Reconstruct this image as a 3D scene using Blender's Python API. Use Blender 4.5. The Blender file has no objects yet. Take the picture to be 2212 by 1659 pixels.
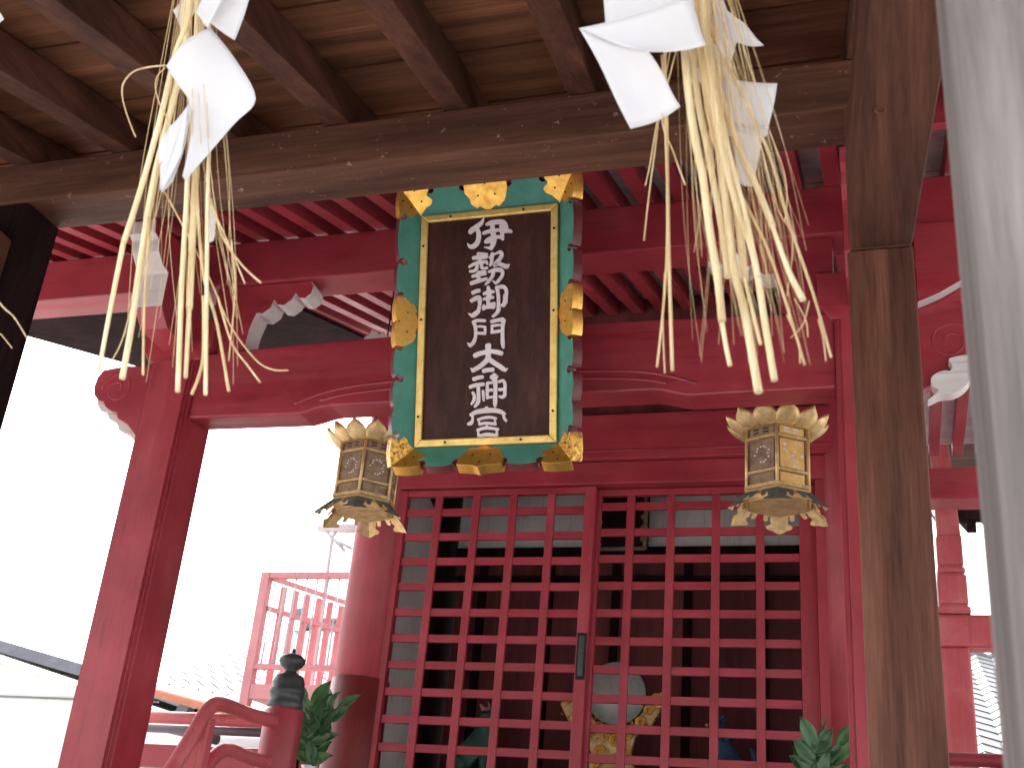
import bpy, bmesh, math, random
from mathutils import Vector, Matrix
R = math.radians
random.seed(7)
scene = bpy.context.scene
COL = scene.collection
# ------------------------------------------------------------------ camera
CAM = Vector((0, 0, 1.6))
YAW, PITCH, ROLL = R(-19.081), R(24.604), R(5.215)
FPX, CX, CY = 2526.9, 1106.0, 829.5          # focal length and centre in units of a 2212 px wide frame
FW = Vector((math.sin(YAW)*math.cos(PITCH), math.cos(YAW)*math.cos(PITCH), math.sin(PITCH)))
R0 = Vector((math.cos(YAW), -math.sin(YAW), 0)); U0 = R0.cross(FW)
RT = R0*math.cos(ROLL) + U0*math.sin(ROLL); UP = -R0*math.sin(ROLL) + U0*math.cos(ROLL)
cam_d = bpy.data.cameras.new('camera'); cam = bpy.data.objects.new('camera', cam_d); COL.objects.link(cam)
cam.matrix_world = Matrix(((RT.x, UP.x, -FW.x, CAM.x), (RT.y, UP.y, -FW.y, CAM.y), (RT.z, UP.z, -FW.z, CAM.z), (0, 0, 0, 1)))
cam_d.sensor_width = 36; cam_d.lens = 36*FPX/2212; cam_d.clip_start = 0.05; cam_d.clip_end = 3000
cam_d.dof.use_dof = True; cam_d.dof.focus_distance = 3.6; cam_d.dof.aperture_fstop = 11
scene.camera = cam
def ray(px, py): return FW*FPX + RT*(px-CX) - UP*(py-CY)
def at(px, py, Y=None, X=None, Z=None):
    d = ray(px, py)
    t = Y/d.y if Y is not None else X/d.x if X is not None else (Z-CAM.z)/d.z
    return CAM + d*t
def mpp(P): return (Vector(P)-CAM).dot(FW)/FPX      # metres per pixel at a point
# ------------------------------------------------------------------ light
world = bpy.data.worlds.new('World'); scene.world = world; world.use_nodes = True
nt = world.node_tree; bg = nt.nodes['Background']
sky = nt.nodes.new('ShaderNodeTexSky'); sky.sky_type = 'NISHITA'; sky.sun_disc = False
SUN_EL, SUN_AZ = R(50), R(322)               # azimuth measured from +Y towards +X
sky.sun_elevation = SUN_EL; sky.sun_rotation = SUN_AZ; sky.air_density = 1.3; sky.dust_density = 5; sky.ozone_density = 1
hs = nt.nodes.new('ShaderNodeHueSaturation'); hs.inputs['Saturation'].default_value = .35
nt.links.new(sky.outputs[0], hs.inputs['Color']); nt.links.new(hs.outputs[0], bg.inputs[0]); bg.inputs[1].default_value = .15
sd = bpy.data.lights.new('sun', 'SUN'); sd.energy = 1.4; sd.angle = R(14); sd.color = (1, .95, .88)
so = bpy.data.objects.new('sun', sd); COL.objects.link(so)
sdir = Vector((math.sin(SUN_AZ)*math.cos(SUN_EL), math.cos(SUN_AZ)*math.cos(SUN_EL), math.sin(SUN_EL)))
so.rotation_euler = sdir.to_track_quat('Z', 'Y').to_euler(); so.location = (0, 0, 30)
scene.view_settings.view_transform = 'Standard'; scene.view_settings.look = 'None'
scene.view_settings.exposure = 2.15; scene.view_settings.gamma = 1
scene.render.engine = 'CYCLES'; scene.cycles.max_bounces = 10; scene.cycles.diffuse_bounces = 6
scene.cycles.use_denoising = True; scene.cycles.sample_clamp_indirect = 8

# ------------------------------------------------------------------ materials
def newmat(name):
    m = bpy.data.materials.new(name); m.use_nodes = True
    n = m.node_tree; b = n.nodes['Principled BSDF']
    return m, n, b
def lin(*c): return (*c, 1)
def tex_coord(n, scale, rnd=True):
    tc = n.nodes.new('ShaderNodeTexCoord'); mp = n.nodes.new('ShaderNodeMapping')
    mp.inputs['Scale'].default_value = scale
    n.links.new(tc.outputs['Object'], mp.inputs['Vector'])
    if rnd:
        oi = n.nodes.new('ShaderNodeObjectInfo'); ml = n.nodes.new('ShaderNodeMath'); ml.operation = 'MULTIPLY'; ml.inputs[1].default_value = 37
        n.links.new(oi.outputs['Random'], ml.inputs[0]); n.links.new(ml.outputs[0], mp.inputs['Location'])
    return mp
def noise(n, vec, scale=5, detail=6, rough=.6, dist=0):
    t = n.nodes.new('ShaderNodeTexNoise'); t.inputs['Scale'].default_value = scale; t.inputs['Detail'].default_value = detail
    t.inputs['Roughness'].default_value = rough; t.inputs['Distortion'].default_value = dist
    n.links.new(vec.outputs[0], t.inputs['Vector']); return t
def ramp(n, src, stops):
    r = n.nodes.new('ShaderNodeValToRGB'); cr = r.color_ramp
    while len(cr.elements) < len(stops): cr.elements.new(.5)
    for e, (p, c) in zip(cr.elements, stops): e.position = p; e.color = lin(*c)
    n.links.new(src, r.inputs[0]); return r
def mix(n, fac, a, b, mode='MIX'):
    m = n.nodes.new('ShaderNodeMix'); m.data_type = 'RGBA'; m.blend_type = mode
    for s, v in ((m.inputs[0], fac), (m.inputs[6], a), (m.inputs[7], b)):
        if hasattr(v, 'links'): n.links.new(v, s)
        elif isinstance(v, (int, float)): s.default_value = v
        else: s.default_value = lin(*v)
    return m.outputs[2]
def bump(n, b, h, strength=.3, dist=.004):
    k = n.nodes.new('ShaderNodeBump'); k.inputs['Strength'].default_value = strength; k.inputs['Distance'].default_value = dist
    n.links.new(h, k.inputs['Height']); n.links.new(k.outputs[0], b.inputs['Normal'])
AX = {'x': (1.2, 22, 22), 'y': (22, 1.2, 22), 'z': (22, 22, 1.2)}
def wood(name, dark, mid, light, axis='x', rough=.65, k=1.0, wear=None, rnd=True):
    m, n, b = newmat(name)
    mp = tex_coord(n, tuple(v*k for v in AX[axis]), rnd)
    a = noise(n, mp, 1.0, 8, .62, .3); f = noise(n, mp, 5.0, 4, .7)
    mp2 = tex_coord(n, tuple(v*k*.12+.25 for v in AX[axis]), rnd); c = noise(n, mp2, 2.2, 4, .6)
    col = ramp(n, a.outputs[0], [(.28, dark), (.5, mid), (.72, light)]).outputs[0]
    col = mix(n, .35, col, ramp(n, f.outputs[0], [(.3, dark), (.75, light)]).outputs[0])
    sh = ramp(n, c.outputs[0], [(.3, (.55, .55, .55)), (.7, (1.25, 1.2, 1.15))]).outputs[0]
    col = mix(n, 1.0, col, sh, 'MULTIPLY')
    if wear:
        mp3 = tex_coord(n, (9, 9, 9), rnd); w = noise(n, mp3, 3.5, 9, .75)
        wf = ramp(n, w.outputs[0], [(.62, (0, 0, 0)), (.66, (1, 1, 1))]).outputs[0]
        col = mix(n, wf, col, wear)
    n.links.new(col, b.inputs['Base Color']); b.inputs['Roughness'].default_value = rough
    b.inputs['Specular IOR Level'].default_value = .22
    bump(n, b, f.outputs[0], .35, .003)
    return m
def paint(name, base, dark, light, rough=.42, axis='x', chips=None, sc=1.0, fade=.5, rub=None):
    m, n, b = newmat(name)
    mp = tex_coord(n, tuple(v*.5*sc for v in AX[axis])); a = noise(n, mp, 1.5, 6, .6)
    mp2 = tex_coord(n, (2.2*sc, 2.2*sc, 2.2*sc)); c = noise(n, mp2, 1.6, 6, .6)
    col = ramp(n, c.outputs[0], [(.3, dark), (.52, base), (.72, light)]).outputs[0]
    col = mix(n, fade*.5, col, ramp(n, a.outputs[0], [(.35, dark), (.7, light)]).outputs[0])
    if chips:
        mp3 = tex_coord(n, (6, 6, 6)); w = noise(n, mp3, 4, 8, .7)
        wf = ramp(n, w.outputs[0], [(.67, (0, 0, 0)), (.69, (1, 1, 1))]).outputs[0]
        col = mix(n, wf, col, chips)
    mg = tex_coord(n, tuple(v*1.6*sc for v in AX[axis])); gq = noise(n, mg, 2.2, 8, .75)
    col = mix(n, 1.0, col, ramp(n, gq.outputs[0], [(.30, (.62, .6, .6)), (.46, (1, 1, 1)), (.66, (1, 1, 1)), (.78, (1.25, 1.3, 1.25))]).outputs[0], 'MULTIPLY')
    mr = tex_coord(n, tuple(.9+v*.05 for v in AX[axis])); rq = noise(n, mr, 2.6, 7, .62)
    col = mix(n, ramp(n, rq.outputs[0], [(.5, (0, 0, 0)), (.72, (.4, .4, .4))]).outputs[0], col, rub or dark)
    n.links.new(col, b.inputs['Base Color'])
    rr = ramp(n, a.outputs[0], [(.3, (rough-.08,)*3), (.7, (rough+.15,)*3)]); n.links.new(rr.outputs[0], b.inputs['Roughness'])
    bump(n, b, a.outputs[0], .25, .003)
    return m
def metal(name, base, dark, rough=.35, met=.9, sc=30, bs=.15):
    m, n, b = newmat(name)
    mp = tex_coord(n, (sc,)*3); a = noise(n, mp, 1, 6, .65)
    col = ramp(n, a.outputs[0], [(.3, dark), (.6, base)]).outputs[0]
    n.links.new(col, b.inputs['Base Color']); b.inputs['Metallic'].default_value = met
    rr = ramp(n, a.outputs[0], [(.3, (min(1, rough+.25),)*3), (.7, (rough,)*3)]); n.links.new(rr.outputs[0], b.inputs['Roughness'])
    bump(n, b, a.outputs[0], bs, .002)
    return m
M = {}
BR = ((.03, .012, .008), (.092, .034, .021), (.175, .072, .045))
for ax in 'xyz':
    M['brown_'+ax] = wood('brown timber '+ax, *BR, axis=ax, wear=None)
    M['red_'+ax] = paint('red lacquer paint '+ax, (.33, .030, .046), (.23, .018, .030), (.42, .055, .075), axis=ax, rub=(.24, .06, .055))
M['brown_beam'] = wood('brown scuffed beam timber', (.045, .019, .012), (.11, .045, .028), (.19, .088, .058), axis='x', wear=(.34, .2, .15))
M['post'] = wood('brown post timber', (.034, .012, .008), (.095, .034, .021), (.21, .092, .062), axis='z', k=1.1)
M['greypost'] = wood('weathered grey timber', (.065, .05, .047), (.155, .135, .133), (.31, .28, .275), axis='z', k=1.1, rough=.85)
M['plank'] = wood('warm brown ceiling boards', (.06, .022, .011), (.175, .066, .031), (.30, .135, .07), axis='x', k=.8)
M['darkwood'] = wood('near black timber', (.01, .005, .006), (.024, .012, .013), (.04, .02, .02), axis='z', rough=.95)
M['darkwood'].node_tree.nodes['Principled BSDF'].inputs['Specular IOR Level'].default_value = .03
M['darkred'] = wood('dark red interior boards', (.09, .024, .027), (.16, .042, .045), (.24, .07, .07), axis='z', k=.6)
M['white'] = paint('chalky white paint', (.62, .56, .56), (.5, .42, .42), (.7, .66, .66), rough=.7, chips=(.16, .07, .06))
M['plaster'] = paint('grey white plaster', (.82, .79, .78), (.74, .71, .7), (.87, .85, .84), rough=.85, axis='z')
M['ceilwhite'] = paint('whitish ceiling boards', (.5, .45, .43), (.32, .28, .28), (.62, .58, .56), rough=.8, axis='x', chips=(.15, .11, .1), sc=2)
M['pink'] = paint('sun faded red paint', (.5, .09, .10), (.40, .05, .06), (.62, .2, .2), rough=.5, axis='z', chips=(.12, .05, .04))
M['sleeve'] = paint('brownish red sleeve paint', (.17, .022, .022), (.11, .015, .014), (.23, .04, .035), rough=.5, axis='z')
M['pinksteel'] = paint('faded red steel', (.56, .22, .23), (.48, .18, .19), (.64, .28, .28), rough=.5, axis='z')
M['green'] = paint('verdigris green paint', (.06, .24, .185), (.045, .18, .14), (.09, .30, .24), rough=.65, axis='z', sc=3)
M['maroon'] = paint('maroon edge paint', (.13, .022, .025), (.08, .015, .017), (.2, .045, .05), rough=.35, sc=3)
M['board'] = wood('dark maroon nameboard', (.024, .008, .008), (.05, .016, .014), (.085, .03, .024), axis='z', k=2.2, rough=.45, rnd=False)
M['letter'] = paint('pale pinkish white lettering', (.7, .6, .63), (.62, .52, .55), (.76, .68, .7), rough=.6, sc=3)
M['gold'] = metal('polished gold plate', (.95, .56, .14), (.72, .38, .08), .3)
M['goldtrim'] = metal('brushed gold trim', (.92, .66, .24), (.75, .5, .15), .4, .7)
M['goldengraved'] = metal('engraved gold plate', (.95, .55, .13), (.1, .05, .02), .35, .9, 95, .8)
M['brass'] = metal('aged brass', (.78, .57, .28), (.48, .34, .17), .45, .7)
M['brassdark'] = metal('tarnished brass', (.38, .27, .18), (.2, .14, .1), .5, .6)
M['verdigris'] = metal('verdigris bronze', (.17, .2, .18), (.09, .11, .10), .6, .4)
M['bronze'] = metal('dark bronze cap', (.09, .1, .1), (.04, .045, .05), .45, .6, 12)
M['iron'] = metal('black iron', (.03, .03, .035), (.015, .015, .015), .5, .7)
M['black'] = newmat('black hollow')[0]; M['black'].node_tree.nodes['Principled BSDF'].inputs['Base Color'].default_value = lin(.01, .01, .01)
M['lampaper'] = paint('translucent white lamp paper', (.75, .75, .82), (.65, .65, .72), (.8, .8, .86), rough=.7)
M['mirror'] = metal('cloudy bronze mirror', (.50, .50, .48), (.24, .34, .30), .5, .25, 9)
M['greenbody'] = paint('green statue paint', (.02, .1, .07), (.01, .05, .04), (.05, .18, .12), rough=.4, sc=4)
M['bluebody'] = paint('blue statue paint', (.02, .07, .16), (.012, .04, .09), (.05, .13, .24), rough=.4, sc=4)
M['horn'] = paint('pink horn paint', (.5, .25, .22), (.4, .18, .16), (.6, .35, .3), rough=.5)
def straw_mat():
    m, n, b = newmat('dry rice straw')
    mp = tex_coord(n, (60, 60, 5)); a = noise(n, mp, 1.4, 6, .65)
    col = ramp(n, a.outputs[0], [(.25, (.44, .27, .11)), (.5, (.7, .5, .26)), (.75, (.88, .75, .48))]).outputs[0]
    n.links.new(col, b.inputs['Base Color']); b.inputs['Roughness'].default_value = .45
    bump(n, b, a.outputs[0], .3, .001)
    return m
M['straw'] = straw_mat()
M['strawpale'] = straw_mat()
for n_ in M['strawpale'].node_tree.nodes:
    if n_.type == 'VALTORGB':
        for e_, c_ in zip(n_.color_ramp.elements, ((.62, .46, .22), (.84, .70, .42), (.94, .86, .64))): e_.color = lin(*c_)
def paper_mat():
    m, n, b = newmat('white folded paper')
    tr = n.nodes.new('ShaderNodeBsdfTranslucent'); tr.inputs[0].default_value = lin(.85, .86, .9)
    mp = tex_coord(n, (18, 18, 18)); a = noise(n, mp, 1, 4, .5)
    col = ramp(n, a.outputs[0], [(.3, (.88, .87, .88)), (.7, (.92, .91, .92))]).outputs[0]
    n.links.new(col, b.inputs['Base Color']); b.inputs['Roughness'].default_value = .8
    ms = n.nodes.new('ShaderNodeMixShader'); ms.inputs[0].default_value = .45
    out = n.nodes['Material Output']
    n.links.new(b.outputs[0], ms.inputs[1]); n.links.new(tr.outputs[0], ms.inputs[2]); n.links.new(ms.outputs[0], out.inputs['Surface'])
    bump(n, b, a.outputs[0], .2, .002)
    return m
M['paper'] = paper_mat()
def leaf_mat():
    m, n, b = newmat('glossy evergreen leaf')
    mp = tex_coord(n, (12, 12, 12)); a = noise(n, mp, 1.5, 4, .5)
    col = ramp(n, a.outputs[0], [(.3, (.05, .12, .06)), (.55, (.11, .22, .10)), (.75, (.22, .38, .17))]).outputs[0]
    n.links.new(col, b.inputs['Base Color']); b.inputs['Roughness'].default_value = .28
    tr = n.nodes.new('ShaderNodeBsdfTranslucent'); tr.inputs[0].default_value = lin(.12, .35, .06)
    ms = n.nodes.new('ShaderNodeMixShader'); ms.inputs[0].default_value = .3
    n.links.new(b.outputs[0], ms.inputs[1]); n.links.new(tr.outputs[0], ms.inputs[2]); n.links.new(ms.outputs[0], n.nodes['Material Output'].inputs['Surface'])
    return m
M['leaf'] = leaf_mat()
M['porcelain'] = paint('white porcelain', (.8, .8, .8), (.76, .76, .76), (.83, .83, .83), rough=.2)
M['tile'] = paint('grey glazed roof tile', (.19, .195, .21), (.14, .145, .155), (.25, .255, .27), rough=.35, sc=3)
M['cream'] = paint('cream render wall', (.72, .72, .66), (.68, .68, .62), (.76, .76, .7), rough=.85)
M['siding'] = paint('pale green siding', (.55, .6, .52), (.5, .55, .48), (.6, .65, .57), rough=.8)
M['fascia'] = paint('grey metal fascia', (.14, .14, .17), (.11, .11, .13), (.19, .19, .22), rough=.5)
M['orange'] = paint('rust orange gutter', (.42, .13, .06), (.34, .1, .05), (.5, .18, .1), rough=.5)
M['pvc'] = paint('grey pvc pipe', (.5, .45, .47), (.44, .4, .42), (.55, .5, .52), rough=.4)
M['stone'] = paint('pale granite', (.42, .41, .39), (.34, .33, .32), (.5, .49, .47), rough=.85, axis='x', sc=2)

# ------------------------------------------------------------------ mesh helpers
WL = {}                                      # world location of every parented empty / object
def wloc(o): return WL.get(o.name, Vector((0, 0, 0))) if o else Vector((0, 0, 0))
class MB:
    def __init__(s): s.bm = bmesh.new()
    def face(s, vs, mi=0, smooth=False):
        try: f = s.bm.faces.new(vs)
        except ValueError: return None
        f.material_index = mi; f.smooth = smooth; return f
    def box(s, x0, x1, y0, y1, z0, z1, mi=0, under=None):
        v = [s.bm.verts.new(p) for p in ((x0,y0,z0),(x1,y0,z0),(x1,y1,z0),(x0,y1,z0),(x0,y0,z1),(x1,y0,z1),(x1,y1,z1),(x0,y1,z1))]
        for k, q in enumerate(((3,2,1,0),(4,5,6,7),(0,1,5,4),(2,3,7,6),(1,2,6,5),(3,0,4,7))):
            s.face([v[i] for i in q], under if (k == 0 and under is not None) else mi)
    def beam(s, p0, p1, w, h, mi=0, up=(0, 0, 1)):      # underside centre line from p0 to p1
        p0, p1 = Vector(p0), Vector(p1); d = (p1-p0).normalized(); sd_ = d.cross(Vector(up)).normalized(); u = sd_.cross(d).normalized()
        v = []
        for p in (p0, p1):
            for a, b in ((-.5, 0), (.5, 0), (.5, 1), (-.5, 1)): v.append(s.bm.verts.new(p + sd_*w*a + u*h*b))
        for q in ((0,1,2,3),(7,6,5,4),(1,0,4,5),(2,1,5,6),(3,2,6,7),(0,3,7,4)): s.face([v[i] for i in q], mi)
    def prism(s, pts, vec, front=0, back=0, side=0, smooth=False):
        vec = Vector(vec); a = [s.bm.verts.new(p) for p in pts]; b = [s.bm.verts.new(Vector(p)+vec) for p in pts]
        s.face(a, front); s.face(b[::-1], back); n = len(a)
        for i in range(n):
            mi = side[i] if isinstance(side, (list, tuple)) else side
            s.face([a[(i+1) % n], a[i], b[i], b[(i+1) % n]], mi, smooth)
    def tube(s, pts, r, n=8, mi=0, cap=True):
        pts = [Vector(p) for p in pts]; rs = r if isinstance(r, (list, tuple)) else [r]*len(pts)
        rings = []; ref = None
        for i, p in enumerate(pts):
            t = (pts[min(i+1, len(pts)-1)] - pts[max(i-1, 0)]).normalized()
            if ref is None: ref = t.orthogonal().normalized()
            ref = (ref - t*ref.dot(t)).normalized(); b = t.cross(ref)
            rings.append([s.bm.verts.new(p + (ref*math.cos(2*math.pi*k/n) + b*math.sin(2*math.pi*k/n))*rs[i]) for k in range(n)])
        for i in range(len(rings)-1):
            for k in range(n): s.face([rings[i][k], rings[i][(k+1) % n], rings[i+1][(k+1) % n], rings[i+1][k]], mi, True)
        if cap: s.face(rings[0][::-1], mi); s.face(rings[-1], mi)
    def lathe(s, prof, c, n=32, mi=0, smooth=True, rot=0):
        c = Vector(c); rings = []
        for r, z in prof: rings.append([s.bm.verts.new(c + Vector((r*math.cos(rot+2*math.pi*k/n), r*math.sin(rot+2*math.pi*k/n), z))) for k in range(n)])
        for i in range(len(rings)-1):
            for k in range(n): s.face([rings[i][k], rings[i][(k+1) % n], rings[i+1][(k+1) % n], rings[i+1][k]], mi, smooth)
        s.face(rings[0][::-1], mi); s.face(rings[-1], mi)
    def grid(s, fn, nu, nv, mi=0, smooth=True):
        g = [[s.bm.verts.new(fn(i/nu, j/nv)) for j in range(nv+1)] for i in range(nu+1)]
        for i in range(nu):
            for j in range(nv): s.face([g[i][j], g[i+1][j], g[i+1][j+1], g[i][j+1]], mi, smooth)
    def build(s, name, mats, parent=None, bevel=0, fix=False, solid=0, seg=2):
        if fix: bmesh.ops.recalc_face_normals(s.bm, faces=s.bm.faces)
        me = bpy.data.meshes.new(name); s.bm.to_mesh(me); s.bm.free()
        o = bpy.data.objects.new(name, me); COL.objects.link(o)
        pl = wloc(parent)
        if parent:
            me.transform(Matrix.Translation(-pl)); o.parent = parent; WL[o.name] = pl
        for m in (mats if isinstance(mats, (list, tuple)) else [mats]): me.materials.append(M[m] if isinstance(m, str) else m)
        if solid: k = o.modifiers.new('thick', 'SOLIDIFY'); k.thickness = solid
        if bevel:
            k = o.modifiers.new('bevel', 'BEVEL'); k.width = bevel; k.segments = seg; k.limit_method = 'ANGLE'; k.angle_limit = R(40)
        return o
def thing(name, label, cat, loc=(0, 0, 0), group=None):
    o = bpy.data.objects.new(name, None); COL.objects.link(o); o.location = loc; WL[o.name] = Vector(loc); o.empty_display_size = .1
    o['label'] = label; o['category'] = cat
    if group: o['group'] = group
    return o
def tag(o, label, cat, group=None):
    o['label'] = label; o['category'] = cat
    if group: o['group'] = group
    return o
def one(name, b, mats, parent, **k): return b.build(name, mats, parent, **k)

# ------------------------------------------------------------------ ground
g = MB(); g.box(-400, 400, -400, 400, -.3, 0); o = g.build('ground', 'stone'); o['kind'] = 'structure'
# granite forecourt steps under the shrine stairs
g = MB()
for k in range(3): g.box(-3.1, .6, 2.9+.3*k, 5, .004+.0, .16*(k+1)) if k == 0 else g.box(-3.1+.1*k, .6-.1*k, 2.9+.3*k, 5-.05*k, .16*k+.001, .16*(k+1))
o = g.build('stone_steps', 'stone', bevel=.01); o['kind'] = 'structure'

# ------------------------------------------------------------------ brown prayer pavilion (nearest the camera)
YF, YB = 2.45, 2.61
pav = thing('prayer_pavilion', 'dark brown timber pavilion with plank ceiling, rafters, posts and crossbeam in the foreground', 'pavilion', (-1.2, 1.5, 0))
b = MB(); b.box(-3.6, -.012, YF, YB, 3.503, 3.652)
o = b.build('crossbeam', 'brown_beam', pav, bevel=.006)
b = MB(); b.box(-.05, .096, YF, YB-.006, 0, 3.087); o = b.build('post', 'post', pav, bevel=.005)
b = MB(); rc = at(1902, 238, Z=3.0885); b.tube([(rc.x+.010*math.cos(i*math.pi/8), rc.y+.010*math.sin(i*math.pi/8), 3.0885) for i in range(17)], .0022, 6, cap=False)
o = b.build('dowel_ring', 'plank', pav)
b = MB(); b.box(-2.67, -2.485, YF, YB-.006, 0, 3.5); o = b.build('post', 'darkwood', pav, bevel=.005)
SK = -.084
def tie(x0, x1, ya, yb, z0, z1):
    b = MB(); pts = [(x0, yb, z0), (x1, yb, z0), (x1+SK*(ya-yb), ya, z0), (x0+SK*(ya-yb), ya, z0)]
    b.prism(pts, (0, 0, z1-z0)); return b
o = tie(-.0455, .0945, .5, 2.448, 3.0895, 3.36).build('tie_beam', 'brown_y', pav, bevel=.004, fix=True)
b = MB(); b.box(-.044, .092, 2.45, 2.6, 3.0895, 3.5); b.build('post_head', 'brown_z', pav, bevel=.003)
o = tie(-2.66, -2.5, .5, 2.448, 3.1, 3.36).build('tie_beam', 'brown_y', pav, bevel=.004, fix=True)
b = MB(); b.box(.0626, .245, .65, .817, 0, 3.0885); o = b.build('post', 'greypost', pav, bevel=.012, seg=3)
o['label'] = 'sun bleached grey post at the right edge'
b = MB(); b.box(-2.55, -2.37, .65, .817, 0, 3.098); b.build('post', 'greypost', pav, bevel=.012)
b = MB(); b.box(-3.6, 1.0, .66, .8, 3.361, 3.42) ; b.bm.clear()
# rafters and ceiling boards
S, RSK = .315, -.09
def rz(y): return 3.652 + S*(y-YF)
Y0r, Y1r = .45, 2.86
for k in range(-6, 8):
    xc = -.75 + .366*.42*0 + .366*k*1.0
    xc = -.73*2.45*0 + (-1.09 + .366*k)
    b = MB()
    b.beam((xc+RSK*(Y0r-YF), Y0r, rz(Y0r)), (xc+RSK*(Y1r-YF), Y1r, rz(Y1r)), .078, .105)
    b.build('rafter', 'brown_y', pav, bevel=.003)
b = MB(); y = Y0r; i = 0
while y < Y1r:
    w = random.uniform(.17, .22); z = rz(y)+.112+.006*(i % 2)
    b.prism([(-4.2, y, z), (1.9, y, z), (1.9, y+w-.004, z+S*(w-.004)), (-4.2, y+w-.004, z+S*(w-.004))], (0, 0, .018))
    y += w; i += 1
b.prism([(-4.2, Y0r, rz(Y0r)+.14), (1.9, Y0r, rz(Y0r)+.14), (1.9, Y1r+.04, rz(Y1r+.04)+.14), (-4.2, Y1r+.04, rz(Y1r+.04)+.14)], (0, 0, .05))
b.build('ceiling_boards', 'plank', pav, fix=True)

# ------------------------------------------------------------------ red shrine hall
hall = thing('shrine_hall', 'red lacquered wooden shrine hall with carved porch beam and lattice doors', 'shrine', (-1.27, 4.2, 0))
Y4, Y4B = 3.4, 3.52
FZ = 1.5                                     # veranda floor
# porch columns: chamfered square
def sqcol(xc, z0, z1, w=.1, y0=Y4-.03, ch=.02):
    b = MB(); yc = y0+w; pts = []
    for sx, sy, fl in ((-1, -1, 0), (1, -1, 1), (1, 1, 0), (-1, 1, 1)):
        a = (xc+sx*(w-ch), yc+sy*w, z0); c = (xc+sx*w, yc+sy*(w-ch), z0)
        pts += ([c, a] if not fl else [a, c])
    # grooved corners: step in then out
    out = []
    for i, (sx, sy) in enumerate(((-1, -1), (1, -1), (1, 1), (-1, 1))):
        p, q = pts[2*i], pts[2*i+1]; m = ((p[0]+q[0])/2 - sx*.0, (p[1]+q[1])/2, z0)
        out += [p, ((p[0]*.7+q[0]*.3)-sx*.005, (p[1]*.7+q[1]*.3)-sy*.005, z0), (m[0]+sx*.002, m[1]+sy*.002, z0), ((p[0]*.3+q[0]*.7)-sx*.005, (p[1]*.3+q[1]*.7)-sy*.005, z0), q]
    b.prism(out, (0, 0, z1-z0)); return b
XL, XR = -2.515, -.015
XLc = -2.52
for xc in (XLc, .002-.02):
    sqcol(xc, .3, 3.405).build('porch_column', 'red_z', hall, bevel=.0015, fix=True)
    b = MB(); b.box(xc-.16, xc+.16, Y4-.09, Y4+.23, .0, .3); b.build('column_base', 'stone', hall, bevel=.02)
# carved rainbow beam between the columns
def zbot(x):
    t = (x-(-1.27))/1.15; d = abs(t)
    k = min(1, max(0, (d-.50)/.11)); k = k*k*(3-2*k)
    return 3.199 - .026*k + .004*min(1, max(0, (d-.62)/.4))
x0, x1 = XLc+.10, -.018-.1
N = 60; lower = [(x0+(x1-x0)*i/N, Y4, zbot(x0+(x1-x0)*i/N)) for i in range(N+1)]
upper = [(x1+(x0-x1)*i/20, Y4, 3.435+.03*math.sin(math.pi*i/20)**.7) for i in range(21)]
b = MB(); b.prism(lower+upper, (0, Y4B-Y4, 0))
kb = b.build('rainbow_beam', 'red_x', hall, bevel=.008, fix=True)
# relief mouldings and scrolls on its front
def relief(name, pts, r, parent, mat='red_x', y=Y4, yoff=0):
    b = MB(); b.tube([(p[0], y+yoff, p[1]) for p in pts], r, 8); return b.build(name, mat, parent)
def smoothline(p, n=6):
    out = []
    for i in range(len(p)-1):
        a = p[max(i-1, 0)]; bb = p[i]; c = p[i+1]; d = p[min(i+2, len(p)-1)]
        for k in range(n):
            t = k/n
            out.append(tuple(.5*((2*bb[j])+(-a[j]+c[j])*t+(2*a[j]-5*bb[j]+4*c[j]-d[j])*t*t+(-a[j]+3*bb[j]-3*c[j]+d[j])*t**3) for j in range(len(bb))))
    out.append(tuple(p[-1])); return out
cx = -1.27
def xz(px, py): q = at(px, py, Y=Y4); return (q.x, q.z)
mould = smoothline([(cx-.72, 3.215), (cx-.62, 3.25), (cx-.5, 3.272), (cx-.3, 3.284), (cx, 3.287), (cx+.3, 3.284), (cx+.5, 3.272), (cx+.62, 3.25), (cx+.72, 3.215)])
b = MB(); b.tube([(x, Y4+.004, z) for x, z in mould], .007, 8)
b.tube([(x, Y4+.004, z-.028) for x, z in mould[6:-6]], .007, 8)
for sgn in (-1, 1):
    sp = []
    for i in range(40):
        a = i/39*3.6*math.pi; rr = .085-.075*i/39
        sp.append((cx+sgn*(.93+rr*math.cos(a)), Y4+.004, 3.315+rr*.8*math.sin(a)))
    b.tube(sp, .003, 6)
    b.tube([(cx+sgn*x, Y4+.003, z) for x, z in smoothline([(1.14, 3.41), (1.0, 3.40), (.86, 3.36), (.78, 3.28), (.72, 3.22), (.7, 3.185)])], .0036, 6)
    b.tube([(cx+sgn*x, Y4+.003, z) for x, z in smoothline([(.66, 3.33), (.6, 3.37), (.54, 3.36), (.5, 3.35), (.42, 3.355), (.36, 3.375)])], .0036, 6)
    b.tube([(cx+sgn*x, Y4+.003, z) for x, z in smoothline([(.68, 3.29), (.63, 3.335), (.57, 3.33), (.5, 3.325), (.44, 3.33)])], .0028, 6)
    b.tube([(cx+sgn*x, Y4+.003, z) for x, z in smoothline([(.84, 3.25), (.79, 3.21), (.74, 3.205), (.7, 3.185)])], .003, 6)
b.build('carved_relief', 'red_x', kb)
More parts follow.
